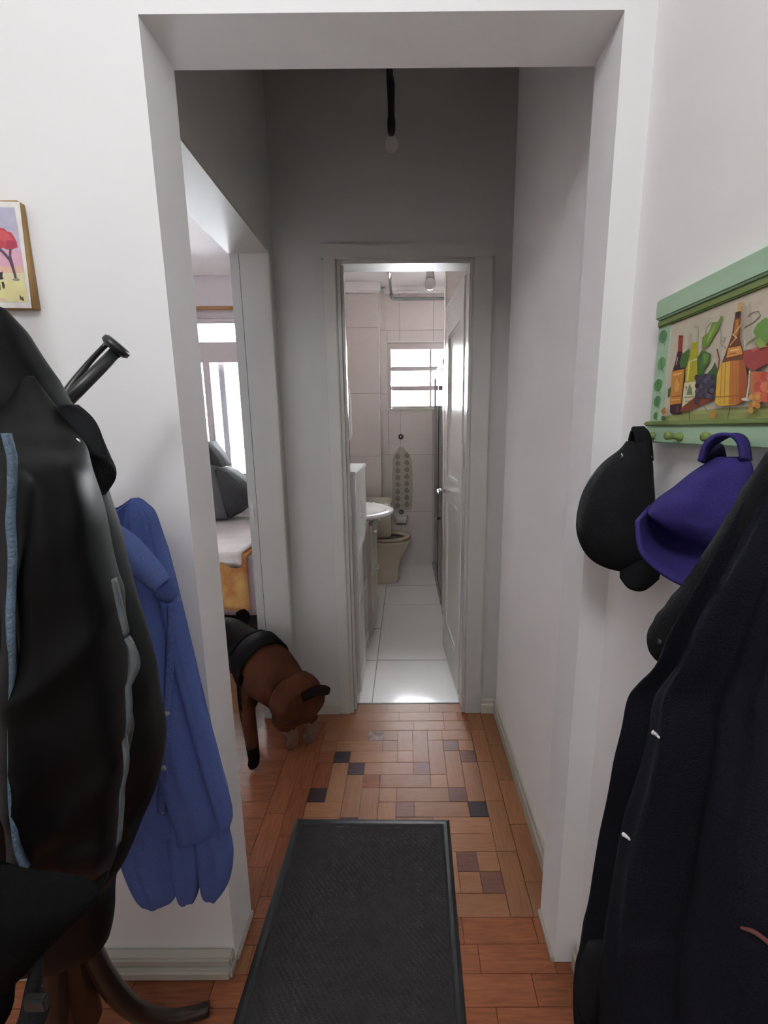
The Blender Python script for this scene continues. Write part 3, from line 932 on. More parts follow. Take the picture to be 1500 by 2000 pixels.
tw = thing('towel', 'white towel hanging on the left bathroom wall behind the door frame', 'towel', (-.33, 3.2, 1.4))
rows = [(759, 664, 682, .012), (770, 664, 684, .02), (800, 666, 685.5, .025), (830, 667, 687, .03), (850, 668, 687.5, .03), (861, 670, 684, .02)]
b = loft([(at(xl, y, Y=2.95), at(xr, y, Y=2.95), t) for y, xl, xr, t in rows], .02, 28, 5, .15, 3, 2, .004)
obj('cloth', b, towel_m, tw, True)
pt = at(670, 757, Y=2.95)
b = B(); cyl(b, (-.6195, 2.95, pt.z + .004), (pt.x + .03, 2.95, pt.z + .004), .006); obj('hook', b, chrome_m, tw, True)

# ------------------------------------------------------------------ bedroom things
bd = thing('bed', 'bed with floral quilt and white blanket seen through the bedroom doorway', 'bed', (-1.9, 3.3, 0))
bx0, bx1, by0, by1 = -2.75, -.99, 2.74, 4.20
obj('mattress', bx(bx0, bx1, by0, by1, .28, .56, bev=.04), mauve_m, bd, True)
obj('bed_frame', bx(bx0 + .02, bx1 - .02, by0 + .05, by1, .18, .28), dark_wood_m, bd)
for x in (bx0 + .08, bx1 - .08):
    for y in (by0 + .1, by1 - .06):
        obj('leg', bx(x - .03, x + .03, y - .03, y + .03, 0, .18), dark_wood_m, bd)
def drape(x0, x1, zt, zb, y0, y1, th, m, name, wob=.012, seed=0):
    b = B()
    n, path = 40, []
    for k in range(9): path.append((y1 + (y0 + .03 - y1) * k / 8, zt))
    for k in range(1, 5):
        a = k / 4 * PI / 2
        path.append((y0 + .03 - .03 * math.sin(a), zt - .03 + .03 * math.cos(a)))
    for k in range(1, 11): path.append((y0, zt - .03 + (zb - zt + .03) * k / 10))
    g = []
    for i in range(n + 1):
        x = x0 + (x1 - x0) * i / n
        row = []
        for k, (y, z) in enumerate(path):
            w = wob * (max(0, k - 10) / 12) * math.sin(i * .9 + seed) + .006 * noise.noise(Vector((x * 7, y * 7, z * 7 + seed)))
            hem = .02 * noise.noise(Vector((x * 5, seed, 0))) if k == len(path) - 1 else 0
            row.append(b.verts.new((x, y - abs(w), z + (abs(w) * .5 if k < 10 else 0) + hem)))
        g.append(row)
    for i in range(n):
        for k in range(len(path) - 1):
            b.faces.new((g[i][k], g[i + 1][k], g[i + 1][k + 1], g[i][k + 1]))
    bmesh.ops.recalc_face_normals(b, faces=b.faces)
    bmesh.ops.solidify(b, geom=list(b.faces), thickness=th)
    return obj(name, b, m, bd, True)
drape(-2.7, -1.0, .585, .18, 2.725, 4.1, .006, mauve_m, 'sheet', .012, 1)
drape(-2.6, -1.045, .60, .225, 2.70, 3.6, .010, floral_m, 'floral_quilt', .010, 2)
drape(-2.5, -1.065, .625, .565, 2.675, 3.9, .010, whitecl_m, 'white_blanket', .014, 3)
pw_ = obj('pillow', B(), whitecl_m)
bpy.data.objects.remove(pw_)
b = B(); ball(b, (-1.17, 3.9, .726), .07, (2.2, 2.0, 1.1), 24)
o = obj('white_pillow', b, whitecl_m, None, True)
tag(o, 'white pillow at the far side of the bed under the window', 'pillow')
cu = thing('grey_cushion', 'dark grey backrest cushion standing on the bed', 'cushion', (-1.5, 3.75, .63))
def prism(pts, y0, y1, m, name, parent, bev=.012):
    b = B()
    A_ = [b.verts.new((x, y0, z)) for x, z in pts]; B_ = [b.verts.new((x, y1, z)) for x, z in pts]
    b.faces.new(A_); b.faces.new(B_[::-1])
    n = len(pts)
    for i in range(n):
        b.faces.new((A_[i], A_[(i + 1) % n], B_[(i + 1) % n], B_[i]))
    bmesh.ops.bevel(b, geom=list(b.edges), offset=bev, segments=3, affect='EDGES')
    return obj(name, b, m, parent, True)
pp = lambda x, y: (lambda v: (v.x, v.z))(at(x, y, Y=3.62))
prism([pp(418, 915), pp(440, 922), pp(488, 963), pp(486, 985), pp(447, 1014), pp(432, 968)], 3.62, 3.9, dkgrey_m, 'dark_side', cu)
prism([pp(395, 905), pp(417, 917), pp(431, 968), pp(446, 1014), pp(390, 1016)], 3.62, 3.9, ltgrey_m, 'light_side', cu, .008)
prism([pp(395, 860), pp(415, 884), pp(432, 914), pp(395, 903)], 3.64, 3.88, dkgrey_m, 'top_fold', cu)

# ------------------------------------------------------------------ dog
dog = thing('dog', 'brown short-tailed dog in dark harness walking through the bedroom doorway', 'dog', (-.55, 1.68, 0))
J = {}
vs, rs, es = [], [], []
def jn(name, p, r, par=None, ry=None):
    J[name] = len(vs)
    vs.append(p); rs.append((r, ry or r))
    if par: es.append((J[par], J[name]))
jn('pelvis', (-.445, 1.58, .315), .088)
jn('loin', (-.505, 1.63, .335), .10, 'pelvis')
jn('rib', (-.575, 1.69, .36), .122, 'loin')
jn('chest', (-.65, 1.755, .385), .115, 'rib')
jn('neck', (-.745, 1.825, .44), .08, 'chest')
jn('poll', (-.835, 1.885, .475), .072, 'neck')
jn('brow', (-.895, 1.93, .455), .066, 'poll')
jn('muzzle', (-.965, 1.985, .41), .038, 'brow')
jn('nose', (-1.0, 2.01, .40), .026, 'muzzle')
jn('rump', (-.425, 1.56, .318), .066, 'pelvis')
# hind legs: hip, stifle (forward), hock (back), paw
def hind(s, hip, kn, hk, pw, toe):
    jn('hip' + s, hip, .066, 'pelvis'); jn('kn' + s, kn, .052, 'hip' + s); jn('hk' + s, hk, .028, 'kn' + s); jn('pw' + s, pw, .026, 'hk' + s); jn('toe' + s, toe, .026, 'pw' + s)
hind('l', (-.475, 1.56, .28), (-.535, 1.64, .20), (-.492, 1.645, .115), (-.512, 1.69, .026), (-.542, 1.712, .018))
hind('r', (-.405, 1.62, .28), (-.455, 1.70, .20), (-.415, 1.69, .115), (-.440, 1.725, .026), (-.47, 1.75, .018))
def fore(s, sh_, el, wr_, pw, toe):
    jn('sh' + s, sh_, .058, 'chest'); jn('el' + s, el, .036, 'sh' + s); jn('wr' + s, wr_, .028, 'el' + s); jn('fp' + s, pw, .026, 'wr' + s); jn('ft' + s, toe, .028, 'fp' + s)
fore('l', (-.695, 1.715, .34), (-.69, 1.66, .235), (-.655, 1.60, .11), (-.640, 1.572, .028), (-.662, 1.578, .020))
fore('r', (-.625, 1.80, .34), (-.68, 1.835, .235), (-.745, 1.86, .12), (-.785, 1.875, .028), (-.81, 1.89, .020))
me = bpy.data.meshes.new('body')
me.from_pydata(vs, es, [])
ob = bpy.data.objects.new('body_skin', me)
COL.objects.link(ob)
sk = ob.modifiers.new('skin', 'SKIN'); sk.use_smooth_shade = True
for i, d in enumerate(me.skin_vertices[0].data):
    d.radius = rs[i]
    d.use_root = (i == 0)
sb = ob.modifiers.new('sub', 'SUBSURF'); sb.levels = 2; sb.render_levels = 2
dg = bpy.context.evaluated_depsgraph_get()
me2 = bpy.data.meshes.new_from_object(ob.evaluated_get(dg))
bpy.data.objects.remove(ob)
for p in me2.polygons: p.use_smooth = True
me2.materials.clear(); me2.materials.append(fur_m); me2.materials.append(paw_m); me2.materials.append(fur_dk)
for p in me2.polygons:
    c = p.center
    if c.z < .15 and c.x > -.56 and p.normal.y < .1: p.material_index = 1      # pale backs of the hind shanks
    elif c.z < .10: p.material_index = 2                                       # dark feet
    elif c.x < -.70: p.material_index = 2                                      # dark from the neck forward
obj('body', me2, None, dog)
b = B(); tube(b, [(-.415, 1.555, .350), (-.37, 1.56, .372), (-.335, 1.565, .372), (-.315, 1.57, .364)], [.020, .020, .021, .014], 10, 4)
obj('tail', b, fur_dk, dog, True)
for s in (-1, 1):
    sd = Vector((.68, .73, 0)) * s * .055
    e0 = Vector((-.85, 1.895, .525)) + sd
    b = B(); tube(b, [e0, e0 + sd * .5 + Vector((0, 0, .004)), e0 + sd * .9 + Vector((-.01, .0, -.03)), e0 + sd * 1.0 + Vector((-.02, .01, -.075))], [.018, .024, .024, .006], 10, 3, flat=((-.68, .73, 0), .35))
    obj('ear', b, fur_dk, dog, True)
    b = B(); ball(b, Vector((-.945, 1.965, .475)) + sd * .65, .010); obj('eye', b, black_alu, dog, True)
def body_ring(c, ax, r, w, th, n=32, sq=1.0):
    b = B()
    ax = Vector(ax).normalized(); s = ax.cross(Vector((0, 0, 1))).normalized(); u = s.cross(ax)
    c = Vector(c); rings = []
    for o, rr in ((-w, r), (-w, r + th), (w, r + th), (w, r)):
        rings.append([b.verts.new(c + ax * o + (s * math.cos(2 * PI * j / n) + u * math.sin(2 * PI * j / n) * sq) * rr) for j in range(n)])
    for r0, r1 in zip(rings, rings[1:] + rings[:1]):
        for j in range(n):
            b.faces.new((r0[j], r0[(j + 1) % n], r1[(j + 1) % n], r1[j]))
    return b
hz = obj('harness', body_ring((-.655, 1.76, .395), (-.66, .60, .22), .113, .045, .007), harness_m, dog, True)
obj('neck_strap', body_ring((-.715, 1.808, .435), (-.62, .55, .5), .086, .014, .006), harness_m, hz, True)
for q in ((-.655, 1.70, .478), (-.63, 1.735, .50)):
    b = B(); ball(b, q, .006, (1, 1, 1), 8)
    obj('harness_rivet', b, snap_m, hz, True)

# ------------------------------------------------------------------ left side: picture, coat stand, garments
pic = thing('painted_canvas', 'small canvas with red tree painting hanging on the left wall', 'painting', (-.85, .895, 1.72))
CY = .8875
prism([(-1.02, 1.633), (-.7125, 1.633), (-.7125, 1.8185), (-1.02, 1.8185)], CY, .9045, tan_m, 'stretcher', pic, .0008)
P = Paint(lambda x, y: at(x, y, Y=CY), (0, -1, 0))
P.poly([(-160, 391), (38, 394), (62, 602), (-160, 600)], (232, 230, 226))
P.poly([(-140, 404), (28, 405), (36, 450), (-140, 450)], (188, 184, 206))
P.poly([(-140, 450), (36, 450), (41, 488), (-140, 488)], (200, 186, 206))
P.poly([(-140, 488), (41, 488), (46, 520), (-140, 520)], (222, 172, 190))
P.poly([(-140, 520), (46, 520), (48, 533), (-140, 533)], (228, 186, 164))
P.poly([(-140, 533), (48, 533), (50, 550), (-140, 550)], (226, 218, 178))
P.poly([(-140, 550), (50, 550), (56, 590), (-140, 590)], (232, 224, 164))
P.poly([(-140, 580), (8, 582), (18, 590), (-140, 590)], (224, 200, 170))
P.poly([(-40, 446), (0, 445), (8, 446), (14, 452), (22, 454), (27, 461), (33, 472), (35, 483), (27, 486), (16, 488), (6, 484), (-4, 488), (-40, 480)], (196, 72, 84))
P.poly([(-10, 450), (6, 450), (18, 458), (24, 468), (10, 472), (-10, 466)], (214, 92, 96))
P.poly([(14, 470), (30, 472), (34, 481), (24, 485), (12, 483)], (176, 62, 84))
P.line([(-8, 482), (6, 492), (15, 502), (20, 508)], 5, (92, 74, 96))
P.line([(21, 486), (20, 500), (22, 512)], 4, (92, 74, 96))
P.poly([(16, 503), (23, 503), (29, 525), (34, 545), (30, 546), (25, 528)], (84, 68, 90))
P.ell(32, 546, 7, 2.2, (150, 150, 120))
P.poly([(-20, 540), (0, 533), (6, 531), (5, 540), (8, 545), (0, 546), (-20, 548)], (62, 54, 66))
P.poly([(4, 551), (8, 551), (10, 558), (9, 565), (6, 562)], (52, 58, 44))
P.poly([(-2, 556), (1, 555), (2, 566), (-1, 568)], (60, 64, 50))
P.line([(40, 577), (42, 586)], 1.6, (46, 44, 40))
P.line([(40, 578), (46, 587)], 1.6, (46, 44, 40))
P.line([(45, 580), (47, 588)], 1.4, (46, 44, 40))
P.done('painting', pic)

st = thing('coat_stand', 'dark coat stand with curved feet under the black jacket', 'coat stand', (-.70, .70, 0))
b = B(); tube(b, [(-.70, .70, .16), (-.70, .70, .7), (-.70, .70, 1.72), (-.70, .70, 1.78)], [.036, .026, .022, .012], 16); obj('pole', b, dark_wood_m, st, True)
for dg_ in (26, 146, 266):
    ux, uy = math.cos(R(dg_)), math.sin(R(dg_))
    q = lambda r, z: (-.70 + ux * r, .70 + uy * r, z)
    b = B(); tube(b, [q(.025, .42), q(.045, .27), q(.085, .135), q(.14, .06), q(.19, .030), q(.235, .0165)], [.020, .020, .019, .017, .0155, .015], 12, 4)
    obj('foot', b, dark_wood_m, st, True)
hk = obj('hook_arm', tube(B(), [(-.69, .70, 1.35), at(120, 794, Y=.695), at(229, 685, Y=.722)], [.0105, .0100, .0088], 14), hook_m, st, True)
ha = at(146, 738, Y=.71); hb_ = at(210, 670, Y=.728)
b = B(); tube(b, [at(122, 782, Y=.70), at(140, 752, Y=.712), at(176, 706, Y=.726), hb_], [.007, .006, .0042, .004], 10, 3); obj('hook_prong', b, hook_m, hk, True)
ax = (at(228, 682, Y=.722) - at(118, 792, Y=.695)).normalized()
c = at(224, 680, Y=.724)
b = B(); tube(b, [c - ax * .004, c, c + ax * .007, c + ax * .010], [.016, .021, .021, .017], 20); obj('hook_cap', b, hook_m, hk, True)

dn = thing('denim_shirt', 'blue denim shirt hanging behind the black jacket near the opening', 'shirt', at(310, 1400, Y=.80))
D0 = [(973, 258, 268, .79, .79, .006), (984, 246, 279, .79, .79, .02), (1004, 214, 296, .79, .79, .03), (1055, 192, 312, .79, .79, .04), (1110, 190, 327, .79, .79, .048),
      (1165, 195, 341, .79, .79, .052), (1290, 200, 371, .79, .79, .055), (1400, 205, 400, .79, .795, .055), (1500, 215, 428, .79, .795, .055), (1560, 220, 446, .79, .80, .053), (1598, 226, 453, .79, .80, .046), (1618, 228, 446, .79, .80, .04)]
dn_b = obj('body', loft(px_rows(D0), 0, 110, 7, .20, 8, 3.3, .004, (22, 22, 4), 2.2, 1.2, cre=.006, ca_=.35), denim_m, dn, True)
D1 = [(1560, 225, 330, .775, .785, .03), (1640, 228, 345, .77, .785, .03), (1700, 246, 345, .77, .785, .028), (1745, 265, 346, .77, .785, .022), (1766, 276, 320, .77, .785, .012), (1773, 278, 286, .77, .78, .004)]
obj('shirt_tail', loft(px_rows(D1), 0, 40, 5, .2, 5, 1.0, .005), denim_m, dn, True)
D2 = [(1560, 318, 392, .795, .80, .03), (1640, 326, 394, .795, .80, .03), (1710, 340, 392, .795, .80, .026), (1748, 350, 385, .795, .80, .02), (1761, 362, 374, .795, .80, .006)]
obj('cuff', loft(px_rows(D2), 0, 32, 5, .2, 4, 2.0, .004), denim_m, dn, True)
D3 = [(1580, 375, 452, .80, .805, .03), (1630, 380, 448, .80, .805, .03), (1665, 386, 455, .80, .805, .03), (1715, 392, 450, .80, .805, .026), (1745, 398, 432, .80, .805, .018), (1759, 408, 416, .80, .805, .005)]
obj('cuff', loft(px_rows(D3), 0, 32, 5, .2, 4, 4.0, .004), denim_m, dn, True)
# folded collar lying over the front
fl = grid_patch([at(212, 1012, Y=.735), at(258, 1040, Y=.725), at(300, 1082, Y=.72), at(334, 1128, Y=.722)],
                [at(206, 1050, Y=.715), at(232, 1090, Y=.705), at(265, 1130, Y=.70), at(302, 1158, Y=.705)], 14, 8, Vector((0, -.012, .004)), .004)
obj('collar', fl, mat('blue_denim_light', (.175, .25, .60), .9, .3, 500, .5, 900, spec=.08), dn, True)
fl = grid_patch([at(332, 1128, Y=.724), at(318, 1142, Y=.722), at(302, 1158, Y=.718)],
                [at(346, 1160, Y=.735), at(332, 1174, Y=.73), at(308, 1166, Y=.725)], 8, 5, Vector((0, -.006, 0)), .004)
obj('collar_tip', fl, denim_m, dn, True)
pk = grid_patch([on_surface(dn_b, x, y, .003) for x, y in ((327, 1185), (325, 1270), (321, 1360), (316, 1450), (311, 1530), (308, 1590))],
                [on_surface(dn_b, x + 15, y, .003) for x, y in ((327, 1185), (325, 1270), (321, 1360), (316, 1450), (311, 1530), (308, 1590))], 30, 3, Vector((0, -.002, 0)), .002)
obj('placket', pk, mat('faded_denim_edge', (.125, .185, .47), .9, .4, 300, .5, 900, spec=.08), dn, True)
for y in (1290, 1395, 1500, 1610):
    b = B(); p = on_surface(dn_b, 333 - (y - 1200) * .042, min(y, 1585), .006); tube(b, [p + Vector((0, .003, 0)), p + Vector((0, -.002, 0))], .0052, 14)
    obj('button', b, mat('pale_shirt_button', (.30, .32, .40), .4), dn, True)

bj = thing('black_jacket', 'black nylon jacket with light blue trim hanging on the coat stand', 'jacket', at(150, 1300, Y=.55))
J0 = [(600, -230, 0, .51, .53, .02), (640, -250, 28, .51, .53, .045), (700, -260, 66, .51, .53, .06), (775, -265, 112, .51, .53, .075), (830, -265, 150, .51, .53, .08), (880, -265, 180, .51, .53, .085),
      (960, -265, 190, .51, .53, .085), (1060, -265, 218, .51, .53, .085), (1180, -265, 258, .51, .53, .085), (1280, -260, 286, .51, .53, .085), (1380, -255, 301, .51, .53, .085), (1455, -250, 308, .51, .53, .085),
      (1540, -245, 300, .51, .53, .08), (1610, -240, 272, .51, .535, .08), (1680, -235, 240, .51, .53, .075), (1722, -230, 216, .51, .53, .07), (1800, -230, 211, .51, .53, .06), (1835, -230, 206, .51, .53, .05)]
obj('body', loft(px_rows(J0), 0, 88, 6, .05, 5, .7, .010, (9, 9, 5), cre=.010, ca_=1.0), black_nylon, bj, True)  # left side widened out of view to shade the lower wall
J1 = [(735, 40, 66, .505, .505, .008), (800, 18, 108, .478, .49, .026), (866, 12, 148, .44, .455, .044), (930, 12, 180, .40, .435, .06), (1080, 16, 214, .395, .43, .062), (1150, 18, 226, .395, .43, .062), (1250, 20, 246, .395, .43, .062),
      (1320, 21, 249, .395, .43, .062), (1400, 22, 250, .395, .43, .06), (1480, 21, 246, .395, .43, .06), (1560, 24, 238, .395, .43, .058), (1640, 36, 231, .40, .43, .052), (1695, 56, 220, .50, .525, .044), (1728, 90, 200, .42, .43, .03)]
obj('sleeve', loft(px_rows(J1), 0, 96, 9, .035, 4, 2.2, .007, (10, 10, 6), 2.2, cre=.012, ca_=1.05), black_nylon, bj, True)
# trim along the two sleeve seams
def strip(pts, Y, m, name, parent, label=None):
    b = B()
    L, Rr = [], []
    for x, y, w in pts:
        L.append(at(x - w / 2, y, Y=Y)); Rr.append(at(x + w / 2, y, Y=Y))
    n = (len(pts) - 1) * 4
    prev = None
    for i in range(n + 1):
        a = Vector(crom([list(v) for v in L], i / 4)); c = Vector(crom([list(v) for v in Rr], i / 4))
        mid = (a + c) / 2 + Vector((0, -.004, 0)); bk = (a + c) / 2 + Vector((0, .006, 0))
        cur = [b.verts.new(a), b.verts.new(mid), b.verts.new(c), b.verts.new(bk)]
        if prev:
            for k in range(4):
                b.faces.new((prev[k], prev[(k + 1) % 4], cur[(k + 1) % 4], cur[k]))
        else:
            b.faces.new(cur[::-1])
        prev = cur
    b.faces.new(prev)
    return obj(name, b, m, parent, True, label=label)
strip([(10, 846, 6), (16, 870, 14), (22, 900, 15), (22, 960, 16), (20, 1020, 20), (24, 1080, 19), (22, 1140, 17), (20, 1200, 19), (21, 1250, 15), (24, 1275, 6), (25, 1330, 3), (22, 1420, 3), (22, 1500, 4), (23, 1560, 9), (28, 1610, 12), (36, 1660, 6), (52, 1700, 3)], .342, trim_m, 'left_trim', bj, 'light blue trim strip')
strip([(222, 1130, 3), (232, 1180, 10), (240, 1210, 16), (246, 1240, 6)], .395, grey_trim, 'right_trim', bj, 'grey blue lining')
strip([(247, 1246, 4), (258, 1268, 20), (262, 1300, 25), (255, 1330, 14), (250, 1345, 13), (252, 1385, 13), (249, 1430, 4), (243, 1445, 3), (246, 1480, 8), (245, 1510, 4), (238, 1545, 3), (236, 1590, 3), (231, 1650, 2)], .395, grey_trim, 'right_trim', bj, 'grey blue lining')
# collar standing off the shoulder with a snap
J2 = [(790, 128, 142, .49, .525, .008), (815, 120, 158, .49, .525, .02), (845, 118, 176, .49, .525, .03), (872, 124, 190, .49, .525, .034), (888, 132, 198, .49, .525, .034), (905, 145, 196, .49, .525, .032), (935, 165, 192, .49, .525, .026), (968, 178, 188, .49, .525, .012)]
co = obj('collar', loft(px_rows(J2), 0, 40, 5, .06, 4, 1.2, .004), black_cloth, bj, True)
p = at(149, 862, Y=.462)
b = B(); ball(b, p, .0042, (1, .6, .8), 12); obj('snap', b, snap_m, co, True)

dj = thing('dark_garment', 'dark grey garment hanging low under the black jacket', 'garment', at(60, 1850, Y=.5))
K0 = [(1718, -420, 120, .26, .265, .012), (1752, -420, 190, .26, .265, .024), (1800, -420, 150, .26, .265, .026), (1850, -420, 100, .26, .265, .026), (1890, -420, 62, .26, .265, .024), (1930, -420, 22, .26, .265, .022), (1990, -420, 12, .26, .265, .02), (2050, -420, -30, .26, .265, .014)]
obj('body', loft(px_rows(K0), 0, 48, 5, .08, 5, 5.0, .008), char_cloth, dj, True)  # reach to the left, out of view, added to block light low down
K1 = [(1855, 58, 84, .265, .27, .008), (1900, 56, 86, .265, .27, .009), (1940, 46, 80, .265, .27, .009), (1975, 40, 96, .265, .27, .01), (2030, 20, 70, .265, .27, .01)]
obj('strap', loft(px_rows(K1), 0, 20, 4, .02, 3, 1, .001), black_cloth, dj, True)
b = B(); p = at(72, 1958, Y=.256); box(b, p.x - .009, p.x + .009, p.y - .003, p.y + .003, p.z - .006, p.z + .006, bev=.0015); obj('buckle', b, black_alu, dj)

# ------------------------------------------------------------------ right side: rack, caps, coat
rk = thing('wall_rack', 'green painted peg rack with wine bottle still life on the right wall', 'coat rack', (.44, .55, 1.37))
ry0, ry1 = .385, .775
obj('backboard', bx(.4305, .4445, ry0, ry1, 1.376, 1.60), green_m, rk)
b = B(); box(b, .4195, .4305, ry0 - .01, .770, 1.374, 1.401, bev=.002); obj('peg_rail', b, green_m, rk)
b = B(); box(b, .416, .444, ry0 - .014, .772, 1.4015, 1.4095, bev=.0025); obj('ledge', b, dgreen_m, rk)
b = B(); box(b, .4195, .4445, ry0 - .014, .7735, 1.574, 1.606, bev=.003); obj('top_rail', b, green_m, rk)
b = B(); box(b, .424, .4305, ry0 - .01, .772, 1.5625, 1.574, bev=.002); obj('cove_moulding', b, dgreen_m, rk)
obj('stile', bx(.4275, .4305, .738, .772, 1.4095, 1.5625), green_m, rk)
obj('stile', bx(.4262, .4305, .380, .412, 1.4095, 1.5625), green_m, rk)
def cv(x, y): return at(1240 + x / 4.65, 470 + y / 4.65, X=.4284)
def cv2(x, y): return at(1240 + x / 4.65, 470 + y / 4.65, X=.4270)
P = Paint(cv, (-1, 0, 0))
P.poly([(322, 770), (700, 620), (1300, 380), (2200, 60), (2200, 1650), (255, 1648)], (206, 196, 176))
P.poly([(270, 1600), (420, 1560), (800, 1520), (1209, 1500), (2200, 1480), (2200, 1650), (255, 1648)], (150, 156, 92))
P.poly([(520, 1545), (2200, 1490), (2200, 1520), (510, 1575)], (172, 176, 112))
P.line([(495, 1550), (497, 1640)], 8, (96, 104, 56)); P.line([(868, 1515), (835, 1640)], 8, (96, 104, 56))
P.poly([(470, 1000), (500, 850), (540, 840), (545, 1000)], (188, 180, 162))
P.poly([(1000, 600), (1060, 560), (1070, 900), (1010, 960)], (190, 180, 160))
P.line([(640, 890), (650, 790), (700, 740), (770, 750), (790, 860), (780, 930), (840, 985)], 7, (168, 160, 140))
P.line([(800, 880), (830, 880), (815, 920), (790, 905)], 6, (150, 140, 118))
P.line([(1000, 790), (1080, 745), (1150, 680), (1130, 640), (1060, 660), (1040, 690)], 7, (120, 108, 84))
P.line([(1030, 930), (1100, 890), (1150, 880)], 7, (130, 120, 98))
# red capped bottle
P.poly([(330, 1330), (345, 1310), (335, 1410), (305, 1420), (310, 1350)], (74, 100, 50))
P.poly([(398, 1000), (436, 1000), (440, 1080), (466, 1160), (470, 1300), (436, 1560), (420, 1578), (345, 1578), (328, 1560), (328, 1480), (352, 1180), (376, 1100)], (66, 34, 46))
P.poly([(407, 868), (446, 862), (436, 1005), (399, 1008)], (160, 58, 44))
P.ell(426, 866, 20, 7, (120, 40, 34))
P.line([(398, 1060), (386, 1130)], 8, (190, 170, 170)); P.line([(398, 1500), (394, 1560)], 14, (110, 80, 90))
P.poly([(346, 1188), (462, 1164), (430, 1478), (329, 1492)], (206, 140, 56))
P.poly([(360, 1210), (440, 1196), (436, 1212), (358, 1228)], (240, 186, 104))
P.poly([(372, 1320), (390, 1240), (416, 1310), (404, 1370), (378, 1374)], (228, 172, 88))
P.line([(345, 1420), (428, 1408)], 10, (160, 88, 40)); P.line([(342, 1450), (424, 1440)], 8, (236, 190, 110))
P.poly([(415, 1110), (440, 1030), (505, 980), (512, 1080), (470, 1150), (430, 1160)], (78, 116, 54))
# white wine bottle
P.poly([(545, 800), (586, 790), (580, 960), (530, 965)], (196, 198, 176))
P.ell(568, 784, 22, 10, (170, 172, 150))
P.poly([(530, 925), (578, 920), (580, 1100), (582, 1290), (468, 1290), (478, 1160), (512, 1040)], (178, 172, 44))
P.poly([(500, 1110), (520, 1080), (500, 1270), (482, 1270)], (226, 214, 100))
P.line([(506, 1100), (580, 1075)], 14, (206, 206, 172))
P.poly([(462, 1292), (578, 1275), (560, 1512), (440, 1522)], (220, 214, 172))
P.poly([(482, 1400), (512, 1300), (530, 1340), (540, 1400)], (130, 140, 96))
P.line([(470, 1330), (488, 1326), (482, 1360)], 6, (96, 96, 66)); P.line([(462, 1425), (566, 1414)], 6, (150, 146, 104)); P.line([(470, 1460), (556, 1452)], 5, (140, 136, 96)); P.line([(468, 1490), (530, 1484)], 5, (140, 136, 96))
# vine leaves
P.poly([(625, 975), (630, 880), (690, 830), (720, 745), (775, 735), (800, 682), (818, 690), (785, 790), (730, 880), (705, 930), (660, 975)], (116, 150, 62))
P.poly([(690, 840), (760, 750), (730, 830), (670, 940)], (150, 178, 84))
P.poly([(588, 1060), (625, 1000), (660, 1005), (712, 1030), (700, 1100), (660, 1150), (640, 1210), (592, 1220)], (74, 112, 50))
P.poly([(640, 1020), (700, 1035), (670, 1110), (640, 1130)], (108, 148, 66))
P.poly([(668, 1215), (720, 1160), (748, 1100), (768, 1160), (790, 1200), (775, 1290), (745, 1345), (700, 1320)], (62, 100, 44))
P.line([(768, 985), (790, 1080), (778, 1180)], 14, (134, 72, 44))
# grapes on a red tray
P.poly([(440, 1520), (590, 1400), (760, 1370), (790, 1410), (700, 1460), (520, 1540), (430, 1560)], (134, 66, 40))
random.seed(3)
for k in range(26):
    P.ell(590 + (k % 5) * 36 + random.uniform(-8, 8), 1240 + (k // 5) * 42 + random.uniform(-8, 8), 24, 25, ((58, 52, 72), (76, 66, 86), (44, 38, 56), (92, 84, 104))[k % 4], 10)
# straw covered flask
P.poly([(975, 562), (1008, 555), (999, 642), (965, 645)], (214, 164, 92))
P.poly([(948, 650), (1002, 638), (997, 690), (944, 696)], (70, 48, 40))
P.poly([(944, 692), (997, 690), (992, 900), (1022, 1000), (1034, 1100), (822, 1112), (866, 1000), (918, 850)], (116, 60, 30))
P.poly([(950, 720), (985, 710), (978, 830), (945, 900), (935, 850)], (190, 120, 50))
P.line([(925, 860), (990, 780), (1010, 740)], 8, (224, 196, 140)); P.line([(920, 850), (965, 880), (940, 900)], 8, (224, 196, 140)); P.line([(960, 880), (900, 950)], 6, (224, 196, 140))
P.poly([(886, 975), (1002, 955), (1018, 1030), (868, 1066)], (216, 146, 62))
P.line([(900, 1000), (985, 985)], 12, (244, 206, 130)); P.line([(895, 1030), (960, 1020)], 8, (150, 90, 40))
P.poly([(820, 1112), (900, 1095), (1036, 1080), (1066, 1250), (1042, 1450), (960, 1492), (800, 1502), (765, 1470), (785, 1210)], (222, 178, 58))
P.poly([(905, 1096), (1036, 1080), (1066, 1250), (1042, 1450), (960, 1492), (890, 1498)], (198, 122, 46))
P.poly([(985, 1088), (1036, 1080), (1066, 1250), (1042, 1450), (985, 1485)], (172, 88, 42))
for x in (830, 862, 930, 960):
    P.line([(x, 1110), (x - 18 + (x - 830) * .2, 1480)], 5, (170, 112, 36))
P.line([(775, 1420), (1046, 1400)], 7, (160, 96, 36))
